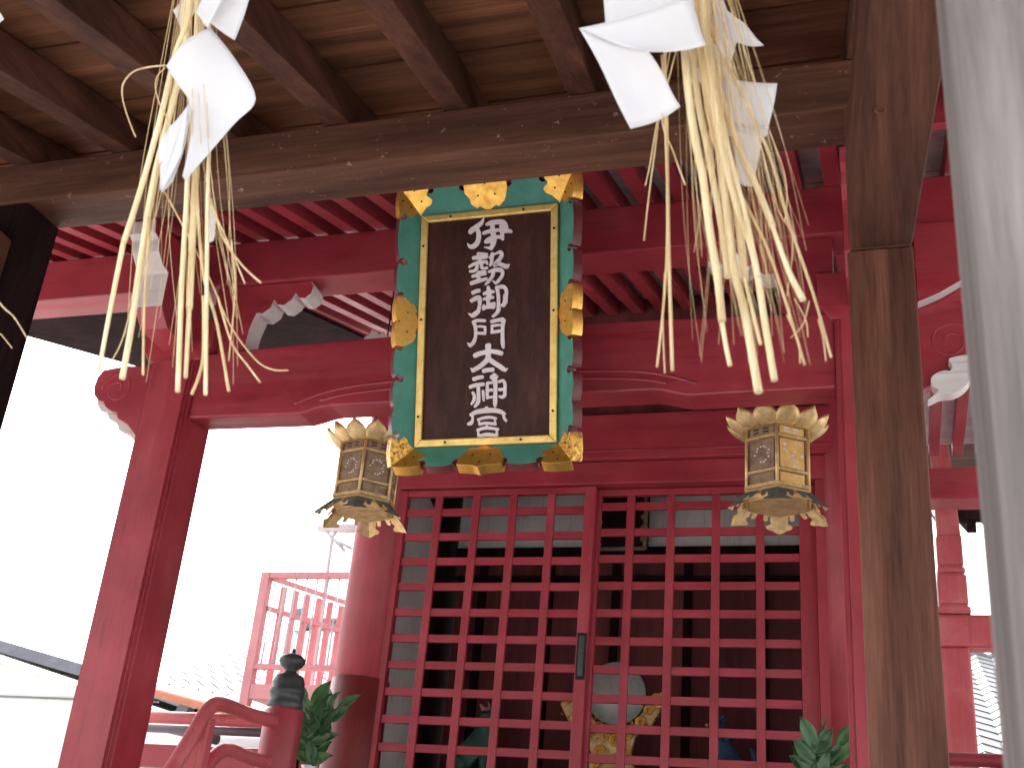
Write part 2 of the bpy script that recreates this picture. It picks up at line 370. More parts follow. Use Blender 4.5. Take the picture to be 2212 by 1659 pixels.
# nosings (kibana) beyond the columns
def nosing(sgn, xbase):
    P = [(0, 3.403), (.13, 3.412), (.225, 3.40), (.245, 3.37), (.25, 3.33), (.24, 3.295), (.215, 3.27), (.19, 3.262), (.175, 3.24), (.145, 3.222), (.12, 3.215), (.108, 3.19), (.06, 3.165), (.03, 3.135), (0, 3.105)]
    b = MB(); b.prism([(xbase+sgn*p[0], Y4+.002, p[1]) for p in P], (0, .05, 0))
    n = b.build('nosing', 'red_x', hall, bevel=.004, fix=True)
    Q = [(0, 3.39), (.2, 3.39), (.245, 3.35), (.262, 3.32), (.262, 3.285), (.235, 3.25), (.2, 3.24), (.19, 3.215), (.15, 3.197), (.13, 3.165), (.07, 3.14), (.035, 3.10), (0, 3.075)]
    if sgn < 0: b = MB(); b.prism([(xbase+sgn*p[0], Y4+.053, p[1]) for p in Q], (0, .07, 0)); b.build('nosing_edge', 'white', n, bevel=.004, fix=True)
    b = MB(); sp = []
    for i in range(36):
        a = i/35*3.2*math.pi; rr = .07-.055*i/35
        sp.append((xbase+sgn*(.14+rr*math.cos(a)), Y4+.004, 3.315+rr*math.sin(a)))
    b.tube(sp, .004, 6); b.build('carved_scroll', 'red_x', n)
nosing(-1, XLc-.1); nosing(1, .082)
# white carved elephant-nose tip on the right nosing
b = MB()
b.prism([tuple(at(x, y, Y=3.36)) for x, y in smoothline([(2004, 864), (2018, 852), (2028, 842), (2014, 832), (2011, 817), (2022, 806), (2040, 800), (2053, 800), (2057, 789), (2050, 775), (2075, 768), (2100, 768), (2108, 790), (2096, 820), (2080, 838), (2058, 849), (2032, 852), (2012, 861)], 4)], (0, .05, 0))
b.build('nosing_tip', 'white', hall, bevel=.008, fix=True)
# eave beam (keta)
KT, KB = 3.921, 3.735
b = MB(); b.box(-4.36, 2.2, Y4, 3.545, KB, KT, 0)
b.build('eave_beam', 'red_x', hall, bevel=.005)
# brackets between column head and eave beam
for xc, only in ((XLc, 'L'), (-.018, 'R')):
    b = MB(); z0 = 3.407
    pts = [(xc-.11, Y4-.02, z0), (xc+.11, Y4-.02, z0), (xc+.13, Y4-.02, z0+.03), (xc+.15, Y4-.02, z0+.06), (xc+.15, Y4-.02, z0+.17), (xc-.15, Y4-.02, z0+.17), (xc-.15, Y4-.02, z0+.06), (xc-.13, Y4-.02, z0+.03)]
    b.prism(pts, (0, .24, 0)); b.build('bearing_block', 'red_x', hall, bevel=.004, fix=True)
    for sg in ((1,) if only == 'L' else (-1,)):                       # arms along the beam with white stepped ends
        P = [(.10, 3.733), (.50, 3.733), (.512, 3.71), (.508, 3.68), (.485, 3.660), (.458, 3.663), (.442, 3.685), (.43, 3.658), (.40, 3.636), (.372, 3.642), (.355, 3.662), (.345, 3.628), (.315, 3.606), (.29, 3.612), (.272, 3.545), (.268, 3.47), (.245, 3.452), (.152, 3.446), (.152, 3.577), (.1, 3.577)]
        pts = [(xc+sg*p[0], Y4+.02, p[1]) for p in P]
        side = [0, 1, 1, 1, 1, 1, 1, 1, 1, 1, 1, 1, 1, 1, 1, 0, 0, 0, 0, 0]
        b = MB(); b.prism(pts, (0, .09, 0), side=side); b.build('bracket_arm', ['red_x', 'white'], hall, bevel=.003, fix=True)
    # arm towards the viewer, white end faces
    P = [(Y4-.022, 3.45), (3.22, 3.46), (3.16, 3.52), (3.155, 3.655), (3.11, 3.665), (3.075, 3.70), (3.06, 3.74), (3.03, 3.752), (3.02, 3.80), (Y4-.002, 3.80), (Y4-.002, 3.53), (Y4-.022, 3.53)]
    b = MB(); side = [0, 0, 1, 1, 1, 1, 1, 1, 0, 0, 0, 0]
    b.prism([(xc-.055, p[0], p[1]) for p in P], (.115, 0, 0), side=side); b.build('bracket_arm', ['red_y', 'white' if only == 'L' else 'red_y'], hall, bevel=.003, fix=True)
    b = MB(); b.box(xc-.012+.08, xc+.012+.08, Y4-.2, Y4-.19, 3.64, 3.70); b.bm.clear()
b = MB(); b.box(.086, 1.3, Y4+.03, Y4+.09, 3.415, 3.733); b.build('side_tie_board', 'red_x', hall, bevel=.004)
b = MB(); xa = -.018
b.prism([(xa+p, Y4-.02, q) for p, q in ((.152, 3.733), (.75, 3.733), (.70, 3.68), (.50, 3.60), (.38, 3.555), (.29, 3.517), (.22, 3.475), (.152, 3.446))], (0, .045, 0), side=[0, 1, 1, 1, 1, 1, 1, 0])
b.build('bracket_arm', ['red_x', 'white'], hall, bevel=.003, fix=True)
# small strut with white head behind the nameboard
b = MB(); b.prism([tuple(at(x, y, Y=3.72)) for x, y in ((785, 748), (786, 728), (797, 722), (803, 711), (814, 714), (819, 722), (829, 716), (829, 748))], (0, .06, 0))
b.build('strut_head', 'white', hall, bevel=.004, fix=True)
# eave rafters and boards
def ez(y): return 3.92 + .29*(y-3.4)
k = -14
for k in range(-12, 38):
    x = -2.88 + .126*k
    if x < -4.33 or x > 2.0: continue
    b = MB(); b.beam((x, 2.97, ez(2.97)+.002), (x, 5.42, ez(5.42)+.002), .053, .075); b.build('rafter', 'red_y', hall, bevel=.002)
b = MB(); y = 2.96; i = 0
while y < 5.4:
    w = .1; z = ez(y)+.082+.002*(i % 2)
    b.prism([(-4.36, y, z), (2.05, y, z), (2.05, y+w-.003, z+.29*(w-.003)), (-4.36, y+w-.003, z+.29*(w-.003))], (0, 0, .012)); y += w; i += 1
b.prism([(-4.36, 2.96, ez(2.96)+.11), (2.05, 2.96, ez(2.96)+.11), (2.05, 5.5, ez(5.5)+.11), (-4.36, 5.5, ez(5.5)+.11)], (0, 0, .05), 0)
b.build('roof_boards', 'ceilwhite', hall, fix=True)
b = MB(); b.box(-4.36, 2.05, 2.935, 2.965, ez(2.96)-.01, ez(2.96)+.16); b.build('eave_fascia', 'red_x', hall, bevel=.003)
# tiled roof above
b = MB(); b.prism([(-4.5, 2.9, ez(2.9)+.17), (2.2, 2.9, ez(2.9)+.17), (2.2, 8, ez(8)+.5), (-4.5, 8, ez(8)+.5)], (0, 0, .15)); b.build('tiled_roof', 'tile', hall, fix=True)
# round hall columns
Y5 = 4.95
for xc in (-2.335, -.14):
    b = MB(); b.lathe([(.125, FZ), (.125, 3.9), (.12, 4.25)], (xc, Y5+.06, 0), 40); b.build('round_column', 'red_z', hall, fix=True)
    if xc > -1: continue
    b = MB(); b.lathe([(.133, FZ), (.133, 2.55), (.1255, 2.553)], (xc, Y5+.06, 0), 40); b.build('column_sleeve', 'sleeve', hall, fix=True)
# lintels above the doors
def hbeam(name, x0, x1, y0, y1, z0, z1, mat='red_x', bev=.004): b = MB(); b.box(x0, x1, y0, y1, z0, z1); return b.build(name, mat, hall, bevel=bev)
hbeam('lintel', -2.30, -.2, Y5-.02, Y5+.08, 3.458, 3.565)
hbeam('lintel', -2.36, -.12, Y5-.05, Y5+.08, 3.567, 3.79)
b = MB(); b.tube([(-2.3, Y5-.053, 3.605), (-.2, Y5-.053, 3.605)], .004, 6); b.build('lintel_bead', 'red_x', hall)
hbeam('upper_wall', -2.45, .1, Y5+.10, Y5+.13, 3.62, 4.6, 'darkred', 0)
hbeam('wall_plate', -2.5, .2, 5.0, 5.045, 4.02, 4.2, 'red_x')
b = MB(); b.prism([(-4.33, 3.55, ez(3.55)-.004), (-2.64, 3.55, ez(3.55)-.004), (-2.64, 5.5, ez(5.5)-.004), (-4.33, 5.5, ez(5.5)-.004)], (0, 0, -.015)); b.build('shade_soffit', 'darkwood', hall, fix=True)  # near-black sheet added under the rafters, painting in the unlit underside
# door frame jambs
hbeam('door_jamb', -2.30, -2.236, Y5-.015, Y5+.08, FZ, 3.456, 'red_z')
hbeam('door_jamb', -.279, -.2, Y5-.015, Y5+.08, FZ, 3.456, 'red_z')
hbeam('door_sill', -2.3, -.2, Y5-.03, Y5+.1, FZ-.1, FZ, 'red_x')
# lattice doors
def door(x0, x1, bars, y, rails, st0, st1, pulls=False):
    r = thing('tmp', 'x', 'x'); bpy.data.objects.remove(r)
    b = MB(); zt = 3.454
    b.box(x0, x0+st0, y, y+.04, FZ+.004, zt); b.box(x1-st1, x1, y, y+.04, FZ+.004, zt)
    b.box(x0+st0, x1-st1, y+.003, y+.037, FZ+.004, FZ+.35)
    b.box(x0+st0, x1-st1, y+.003, y+.037, zt-.03, zt)
    fr = b.build('lattice_door', 'red_z', hall, bevel=.003)
    b = MB()
    for xb in bars: b.box(xb-.018, xb+.018, y+.006, y+.024, FZ+.351, zt-.031)
    b.build('lattice_bars', 'red_z', fr, bevel=.002)
    b = MB()
    for z in rails: b.box(x0+st0+.001, x1-st1-.001, y+.0125, y+.031, z-.018, z+.018)
    b.build('lattice_rails', 'red_x', fr, bevel=.002)
    return fr
rl = [3.345-.1208*i for i in range(13)]; rr_ = [3.374-.1243*i for i in range(13)]
d1 = door(-2.236, -1.258, (-2.03, -1.838, -1.655, -1.47), Y5, rl, .044, .051)
d2 = door(-1.262, -.282, (-1.102, -.916, -.714, -.521), Y5+.045, rr_, .02, .071)
b = MB(); b.box(-1.303, -1.261, Y5-.006, Y5-.001, 2.57, 2.772); hd = b.build('door_pull', 'iron', d1, bevel=.003)
b = MB(); b.box(-1.294, -1.270, Y5-.008, Y5-.0062, 2.585, 2.757); b.build('pull_recess', 'bronze', d1)
# side bays outside the doors
hbeam('side_wall', -4.2, -2.44, Y5+.05, Y5+.09, FZ, 3.6, 'plaster', 0) if False else None
hbeam('side_wall', -.02, .12, Y5+.05, Y5+.09, FZ, 3.5, 'plaster', 0)
# veranda floor and support
b = MB(); b.box(-3.4, 1.3, 4.05, 8.0, FZ-.12, FZ-.002); b.build('veranda_floor', 'brown_x', hall, bevel=.01)
b = MB(); b.box(-2.9, .6, 4.9, 7.8, .3, FZ-.125); b.build('under_floor_wall', 'stone', hall)
for k in range(6):
    b = MB(); b.box(-2.3, -.25, 3.95-.05-.22*(k), 4.20-.22*k, FZ-.12-.2*(k+1)+.14, FZ-.12-.2*(k+1)+.19); b.build('stair_tread', 'brown_x', hall, bevel=.008)
# interior
YI = 5.85
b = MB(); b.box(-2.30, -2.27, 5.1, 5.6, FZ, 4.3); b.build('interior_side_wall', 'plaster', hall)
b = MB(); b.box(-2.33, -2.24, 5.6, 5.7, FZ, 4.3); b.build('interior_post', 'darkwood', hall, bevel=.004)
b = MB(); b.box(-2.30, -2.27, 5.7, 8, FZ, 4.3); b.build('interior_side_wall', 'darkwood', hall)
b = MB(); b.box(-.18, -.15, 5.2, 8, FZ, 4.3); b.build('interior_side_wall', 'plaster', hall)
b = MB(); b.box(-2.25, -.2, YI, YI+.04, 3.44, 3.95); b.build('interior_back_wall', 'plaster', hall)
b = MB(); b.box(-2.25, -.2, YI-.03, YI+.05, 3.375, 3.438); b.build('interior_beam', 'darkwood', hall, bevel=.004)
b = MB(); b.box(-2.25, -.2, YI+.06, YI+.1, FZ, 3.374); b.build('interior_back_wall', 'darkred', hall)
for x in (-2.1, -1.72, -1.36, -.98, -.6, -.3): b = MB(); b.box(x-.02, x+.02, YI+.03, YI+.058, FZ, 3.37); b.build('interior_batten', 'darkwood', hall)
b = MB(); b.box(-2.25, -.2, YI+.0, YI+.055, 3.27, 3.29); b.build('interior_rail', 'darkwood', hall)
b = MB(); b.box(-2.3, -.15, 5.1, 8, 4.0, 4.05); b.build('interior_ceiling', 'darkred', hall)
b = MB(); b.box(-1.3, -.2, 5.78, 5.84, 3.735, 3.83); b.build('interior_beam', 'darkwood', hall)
b = MB(); b.beam((-2.26, 5.3, 3.62), (-2.26, 5.65, 3.50), .05, .07); b.build('interior_brace', 'darkwood', hall)
b = MB(); b.box(-4.3, -4.26, 4.9, 8, ez(4.9)-.3, ez(4.9)-.06); b.bm.clear()
# left outer underside: verge board
b = MB(); b.prism([(-4.37, 2.94, ez(2.94)-.0), (-4.37, 5.6, ez(5.6)-.0), (-4.37, 5.6, ez(5.6)+.2), (-4.37, 2.94, ez(2.94)+.2)], (.03, 0, 0)); b.build('verge_board', 'brown_y', hall, fix=True)

# right hand side veranda eave: horizontal rafters, white boards, beam
for k in range(7):
    x = .218+.094*k
    b = MB(); b.box(x-.021, x+.021, 4.05, 4.945, 3.55, 3.60); b.build('side_rafter', 'red_y', hall, bevel=.002)
b = MB()
for k in range(3): b.box(.13, .86, 4.05+.3*k, 4.345+.3*k, 3.602, 3.61+.003*k)
b.build('side_ceiling', 'porcelain', hall)
hbeam('side_beam', .10, 1.6, 4.95, 5.1, 3.36, 3.498)
# left railing on the veranda with bronze capped post
rail = thing('veranda_railing', 'red stair railing with bronze onion capped post at the left end of the veranda', 'railing', (-2.15, 4.0, FZ))
b = MB(); b.lathe([(.072, FZ), (.072, 2.235), (.060, 2.255)], (-2.158, 4.0, 0), 28); b.build('newel_post', 'red_z', rail, fix=True)
b = MB(); prof = [(.064, 2.24), (.066, 2.27), (.061, 2.275), (.061, 2.30), (.065, 2.303), (.065, 2.318), (.060, 2.322), (.060, 2.345), (.052, 2.368), (.03, 2.378), (.022, 2.385), (.022, 2.39), (.04, 2.405), (.05, 2.42), (.049, 2.432), (.036, 2.445), (.018, 2.452), (.007, 2.456), (.006, 2.468), (.0, 2.475)]
b.lathe(prof, (-2.158, 4.0, 0), 32); b.build('bronze_cap', 'bronze', rail, fix=True)
def rtube(name, pts, r, mat='red_y', par=rail, n=14): b = MB(); b.tube(smoothline([tuple(p) for p in pts], 5), r, n); return b.build(name, mat, par)
bx = -2.16
rtube('handrail', [(bx, 4.0, 2.195), (bx, 3.75, 2.185), (bx, 3.56, 2.185), (bx, 3.48, 2.15), (bx, 3.40, 2.03), (bx, 3.2, 1.76), (bx, 2.95, 1.42), (bx, 2.9, 1.35)], .025, 'pink')
rtube('lower_rail', [(bx, 4.0, 2.05), (bx, 3.8, 2.045), (bx, 3.66, 2.05), (bx, 3.58, 2.02), (bx, 3.5, 1.93), (bx, 3.2, 1.52), (bx, 3.0, 1.25)], .024, 'pink')
b = MB(); b.beam((bx, 3.46, 2.13), (bx, 3.46, 1.6), .05, .05, up=(0, 1, 0)); b.build('rail_strut', 'pink', rail, bevel=.01)
b = MB(); b.beam((bx, 3.62, 1.98), (bx, 3.62, 1.3), .06, .06, up=(0, 1, 0)); b.build('rail_strut', 'pink', rail, bevel=.01)
b = MB(); b.beam((bx, 2.92, 0.15), (bx, 2.92, 1.40), .07, .07, up=(0, 1, 0)); b.build('rail_strut', 'pink', rail, bevel=.01)
# side veranda rails running left behind the column
sr = thing('side_railing', 'three horizontal rails of the side veranda, seen between the left column and newel post', 'railing', (-3.0, 5.0, FZ))
def xr(name, py, px, Y, r, xa, xb, mat, dz=0): p = at(px, py, Y=Y); b = MB(); b.tube([(xa, Y, p.z), (xb, Y, p.z+dz)], r, 14); b.build(name, mat, sr)
xr('top_rail', 1553, 450, 4.3, .025, -3.2, -2.23, 'pink')
xr('middle_rail', 1578, 480, 4.38, .018, -3.2, -2.23, 'fascia')
b = MB(); b.tube([at(350, 1568, Y=4.5), at(470, 1597, Y=4.5)], .022, 12); b.build('middle_rail', 'fascia', sr)
p = at(430, 1640, Y=4.3); b = MB(); b.box(-3.2, -2.23, 4.27, 4.33, p.z-.04, p.z+.05); b.build('lower_rail', 'red_x', sr, bevel=.006)
for x in (-3.1, -2.25): b = MB(); b.box(x-.02, x+.02, 4.28, 4.32, FZ-.1, 2.2); b.build('rail_post', 'pink', sr, bevel=.005)

# ------------------------------------------------------------------ name board
PB = Vector((-1.176, 3.161, 2.861)); PTp = Vector((-1.176, 2.946, 3.771))
wv = (PTp-PB).normalized(); uv = Vector((1, 0, 0)); nv = uv.cross(wv).normalized()   # nv points to the viewer
if nv.y > 0: nv = -nv
L_ = (PTp-PB).length
PC = (PB+PTp)/2
plq = thing('name_plaque', 'green and gold framed vertical shrine name plaque with white characters, hanging above the doors', 'name plaque', PC)
def PL(u, w, n=0): return PC + uv*u + wv*w + nv*n
HW, HH = .297, L_/2                          # outer rim half sizes
BD = -.055                                   # board plane below the rim
IW, IH = .2347, HH-.081                       # inner trim outer edge
OW = .011
b = MB(); b.prism([PL(-IW, -IH-OW, BD), PL(IW, -IH-OW, BD), PL(IW, IH-OW, BD), PL(-IW, IH-OW, BD)], nv*-.02)
brd = b.build('board', 'board', plq, fix=True)
# gold trim bars mitred
b = MB(); tw = .024
C4 = [(-IW, -IH-OW), (IW, -IH-OW), (IW, IH-OW), (-IW, IH-OW)]; I4 = [(-IW+tw, -IH-OW+tw), (IW-tw, -IH-OW+tw), (IW-tw, IH-OW-tw), (-IW+tw, IH-OW-tw)]
for i in range(4):
    j = (i+1) % 4
    b.prism([PL(*C4[i], BD+.001), PL(*C4[j], BD+.001), PL(*I4[j], BD+.001), PL(*I4[i], BD+.001)], nv*.014)
b.build('gold_trim', 'goldtrim', plq, bevel=.004, fix=True)
for u, w in [(-IW+.012, v) for v in (-.3, .02, .27)] + [(IW-.012, v) for v in (-.3, .02, .29)] + [(-.13, -IH-OW+.012), (.12, -IH-OW+.012), (-.13, IH-OW-.012), (.12, IH-OW-.012)]:
    b = MB(); b.prism([PL(u+.0042*math.cos(a*math.pi/4), w+.0042*math.sin(a*math.pi/4), BD+.0152) for a in range(8)], nv*.0015); b.build('nail', 'iron', plq)
# flared scalloped frame sides
TH = .034
def side_piece(c0, c1, o0, o1, lobes, notches, gold, names):
    """c0,c1: inner corners (2D), o0,o1: outer corners (2D). s runs 0..1 along the outer edge."""
    c0, c1, o0, o1 = [Vector(p) for p in (c0, c1, o0, o1)]
    Ln = (o1-o0).length
    def Q(s, t, lift=0):                     # t 0 inner, 1 outer
        # lines of constant s are perpendicular to the side except at the mitres
        al = (o1-o0).normalized(); pos = s*Ln; inner0 = (c0-o0).dot(al); inner1 = (c1-o0).dot(al)
        q = o0 + al*pos; per = (c0-o0) - al*inner0
        q = q + per*(1-t)
        n = BD*(1-t)
        return PL(q.x, q.y, n)
    A_, B_, C_ = Q(.5, 0), Q(.5, 1), Q(.6, 0)
    nrm = (B_-A_).cross(C_-A_).normalized()
    if nrm.dot(nv) < 0: nrm = -nrm
    per_len = ((c0-o0) - (o1-o0).normalized()*((c0-o0).dot((o1-o0).normalized()))).length
    def mit0(t): return (1-t)*((c0-o0).dot((o1-o0).normalized()))/Ln
    def mit1(t): return 1-(1-t)*(Ln-((c1-o0).dot((o1-o0).normalized())))/Ln
    def outer(s):
        for a, bb, h in lobes:
            if a <= s <= bb:
                v = (s-a)/(bb-a)
                if h < 0: return 1 - .12*(1-math.sin(math.pi*v)**.45) + .09*max(0, 1-abs(v-.5)/.14)**1.6
                return 1 - h*(1-math.sin(math.pi*v)**.55)
        return .93
    def boundary(a, bb, off=0):
        pts = []
        cuts = [n for n in notches if a < n[0] < bb]
        s = a; steps = max(6, int((bb-a)*90))
        for i in range(steps+1):
            s = a+(bb-a)*i/steps
            if any(abs(s-n[0]) < n[1]*.7 for n in cuts):
                n = next(n for n in cuts if abs(s-n[0]) < n[1]*.7)
                if not (pts and pts[-1] == ('n', n)): pts.append(('n', n))
                continue
            pts.append((s, outer(s)+off))
        out = []
        for p in pts:
            if p[0] == 'n':
                s0, r, dp = p[1]; rt = r*Ln/math.hypot(per_len, BD)
                tc = dp
                for k in range(9):
                    an = math.pi/2 + R(28) + (2*math.pi-R(56))*k/8
                    out.append((s0 + r*math.cos(an)*1.0, tc + rt*math.sin(an)))
            else: out.append(p)
        return out
    # green board with keyhole notches
    out = [(s, t) for s, t in boundary(.004, .996)]
    poly = [Q(mit0(0), 0)] + [Q(s, t) for s, t in out] + [Q(mit1(0), 0)]
    b = MB(); b.prism(poly, -nrm*TH, 0, 0, 1); b.build('frame_side', ['green', 'maroon'], plq, fix=True)
    for kind, a, bb, mat in gold:
        e = .0022
        if kind == 'mid':
            inn = [(bb, .62), (bb-.03, .45), (bb-.04, .25), (bb-.09, .10), (bb-.11, .16), ((a+bb)/2, .0), (a+.11, .16), (a+.09, .10), (a+.04, .25), (a+.03, .45), (a, .62)]
            k = (bb-a)/.2
            inn = [(((a+bb)/2)+(p[0]-(a+bb)/2)*1.0, p[1]) for p in inn] if True else inn
            inn = [(bb, .64), (bb-(bb-a)*.06, .42), (bb-(bb-a)*.12, .26), (bb-(bb-a)*.25, .13), (bb-(bb-a)*.32, .17), ((a+bb)/2, .03), (a+(bb-a)*.32, .17), (a+(bb-a)*.25, .13), (a+(bb-a)*.12, .26), (a+(bb-a)*.1, .42), (a, .60)]
            ed = [(a+(bb-a)*i/24, outer(a+(bb-a)*i/24)) for i in range(25)]
            inn = smoothline(inn, 4)
            poly = [Q(s, t) for s, t in ed] + [Q(s, t) for s, t in inn]
        elif kind == 'c0':
            ed = [(a+(bb-a)*i/12, outer(a+(bb-a)*i/12)) for i in range(13)]
            inn = [(mit0(t)+f*(bb-mit0(t)), t) for f, t in smoothline([(1, .80), (.88, .66), (1.1, .52), (1.0, .38), (.7, .30), (.45, .2), (.2, .12), (0, .03)], 4)]
            poly = [Q(max(s, mit0(t)), t) for s, t in ed] + [Q(s, t) for s, t in inn]
        else:
            ed = [(a+(bb-a)*i/12, outer(a+(bb-a)*i/12)) for i in range(13)]
            inn = [(mit1(t)-f*(mit1(t)-a), t) for f, t in smoothline([(1, .80), (.88, .66), (1.1, .52), (1.0, .38), (.7, .30), (.45, .2), (.2, .12), (0, .03)], 4)][::-1]
            poly = [Q(min(s, mit1(t)), t) for s, t in ed] + [Q(s, t) for s, t in inn]
        cen = sum(poly, Vector())/len(poly)
        poly = [p + nrm*e + (p-cen).normalized()*.0015 for p in poly]
        b = MB(); b.prism(poly, -nrm*(TH+2*e), 0, 0, 0); fp = b.build('gold_fitting', mat, plq, bevel=.0012, fix=True)
        for fs, ft in ((.3, .5), (.7, .5), (.5, .85)):
            c = Q(a+(bb-a)*fs, ft) + nrm*(e+.0004); al3 = (Q(.6, 1)-Q(.5, 1)).normalized(); pe3 = al3.cross(nrm)
            b = MB(); b.prism([c+al3*.0032*math.cos(q*math.pi/4)+pe3*.0032*math.sin(q*math.pi/4) for q in range(8)], nrm*.001); b.build('nail', 'iron', fp)
OC = [(-HW, -HH), (HW, -HH), (HW, HH), (-HW, HH)]; IC = [(-IW, -IH-OW), (IW, -IH-OW), (IW, IH-OW), (-IW, IH-OW)]
# vertical sides listed from the top down, horizontal from left to right
VL = [(0, .105, .10), (.105, .265, .14), (.265, .395, .14), (.395, .488, .10), (.488, .58, .10), (.58, .69, .14), (.69, .79, .14), (.79, .892, .14), (.892, 1, .10)]
VN = [(.107, .014, .82), (.272, .014, .74), (.397, .014, .78), (.578, .014, .78), (.69, .014, .74), (.89, .014, .82)]
HL = [(0, .175, .10), (.175, .36, .16), (.36, .63, -1), (.63, .82, .16), (.82, 1, .10)]
HN = [(.175, .021, .82), (.365, .021, .80), (.628, .021, .80), (.822, .021, .82)]
HLB = [(0, .175, .10), (.175, .36, .16), (.36, .495, -.1), (.495, .625, -.1), (.625, .82, .16), (.82, 1, .10)]
side_piece(IC[3], IC[0], OC[3], OC[0], VL, VN, [('c0', 0, .1, 'gold'), ('mid', .402, .575, 'gold'), ('c1', .9, 1, 'goldengraved')], 0)
side_piece(IC[2], IC[1], OC[2], OC[1], VL, VN, [('c0', 0, .1, 'gold'), ('mid', .402, .575, 'gold'), ('c1', .9, 1, 'goldengraved')], 0)
side_piece(IC[3], IC[2], OC[3], OC[2], HL, HN, [('c0', 0, .165, 'gold'), ('mid', .375, .618, 'gold'), ('c1', .835, 1, 'gold')], 0)
side_piece(IC[0], IC[1], OC[0], OC[1], HL, HN, [('c0', 0, .165, 'gold'), ('mid', .375, .618, 'gold'), ('c1', .835, 1, 'gold')], 0)
# lettering, each stroke a thin raised ribbon on the board
def cropA(x, y): return ((1740+x*.21104)/1.75316, (800+y*.21104)/1.75316)
def cropB(x, y): return ((1740+x*.16883)/1.75316, (1120+y*.16883)/1.75316)
def cropC(x, y): return ((1740+x*.18081)/1.75316, (1390+y*.18081)/1.75316)
def onboard(px, py):
    d = ray(px, py); p0 = PL(0, 0, BD); t = (p0-CAM).dot(nv)/d.dot(nv); q = CAM + d*t - PC
    return (q.dot(uv), q.dot(wv))
def stroke(b, crop, sc, pts, lift):
    P = []
    for x, y, r in pts:
        px, py = crop(x, y); u, w = onboard(px, py); rr = r*sc/1.75316*mpp(PL(u, w)); P.append((u, w, rr*1.1))
    if len(P) > 2: P = smoothline(P, 5)
    n = len(P); left = []; right = []
    for i in range(n):
        a = P[max(i-1, 0)]; c = P[min(i+1, n-1)]; dx, dy = c[0]-a[0], c[1]-a[1]; l = math.hypot(dx, dy) or 1
        nx, ny = -dy/l, dx/l; r = max(P[i][2], .0004)
        left.append((P[i][0]+nx*r, P[i][1]+ny*r)); right.append((P[i][0]-nx*r, P[i][1]-ny*r))
    # quads + round caps as separate convex pieces would overlap; one outline with rounded ends
    def cap(p, ang, r): return [(p[0]+r*math.cos(ang+k*math.pi/4)*1, p[1]+r*math.sin(ang+k*math.pi/4)) for k in (1, 2, 3)]
    a0 = math.atan2(P[1][1]-P[0][1], P[1][0]-P[0][0]); a1 = math.atan2(P[-1][1]-P[-2][1], P[-1][0]-P[-2][0])
    c0 = [(P[0][0]-.55*P[0][2]*math.cos(a0)+s*.62*P[0][2]*-math.sin(a0), P[0][1]-.55*P[0][2]*math.sin(a0)+s*.62*P[0][2]*math.cos(a0)) for s in (-1, 1)]
    c1 = [(P[-1][0]+.55*P[-1][2]*math.cos(a1)+s*.62*P[-1][2]*-math.sin(a1), P[-1][1]+.55*P[-1][2]*math.sin(a1)+s*.62*P[-1][2]*math.cos(a1)) for s in (1, -1)]
    # strip of quads
    h0 = BD+.0006; h1 = BD+.0045+lift
    rows = [(c0[1], c0[0])] + list(zip(left, right)) + [(c1[0], c1[1])]
    vt = [(b.bm.verts.new(PL(*l, h1)), b.bm.verts.new(PL(*r, h1)), b.bm.verts.new(PL(*l, h0)), b.bm.verts.new(PL(*r, h0))) for l, r in rows]
    for i in range(len(vt)-1):
        A, B = vt[i], vt[i+1]
        b.face([A[0], A[1], B[1], B[0]]); b.face([A[2], B[2], B[3], A[3]]); b.face([A[0], B[0], B[2], A[2]]); b.face([A[1], A[3], B[3], B[1]])
    b.face([vt[0][0], vt[0][2], vt[0][3], vt[0][1]]); b.face([vt[-1][0], vt[-1][1], vt[-1][3], vt[-1][2]])
A, B, C = (cropA, .21104), (cropB, .16883), (cropC, .18081)
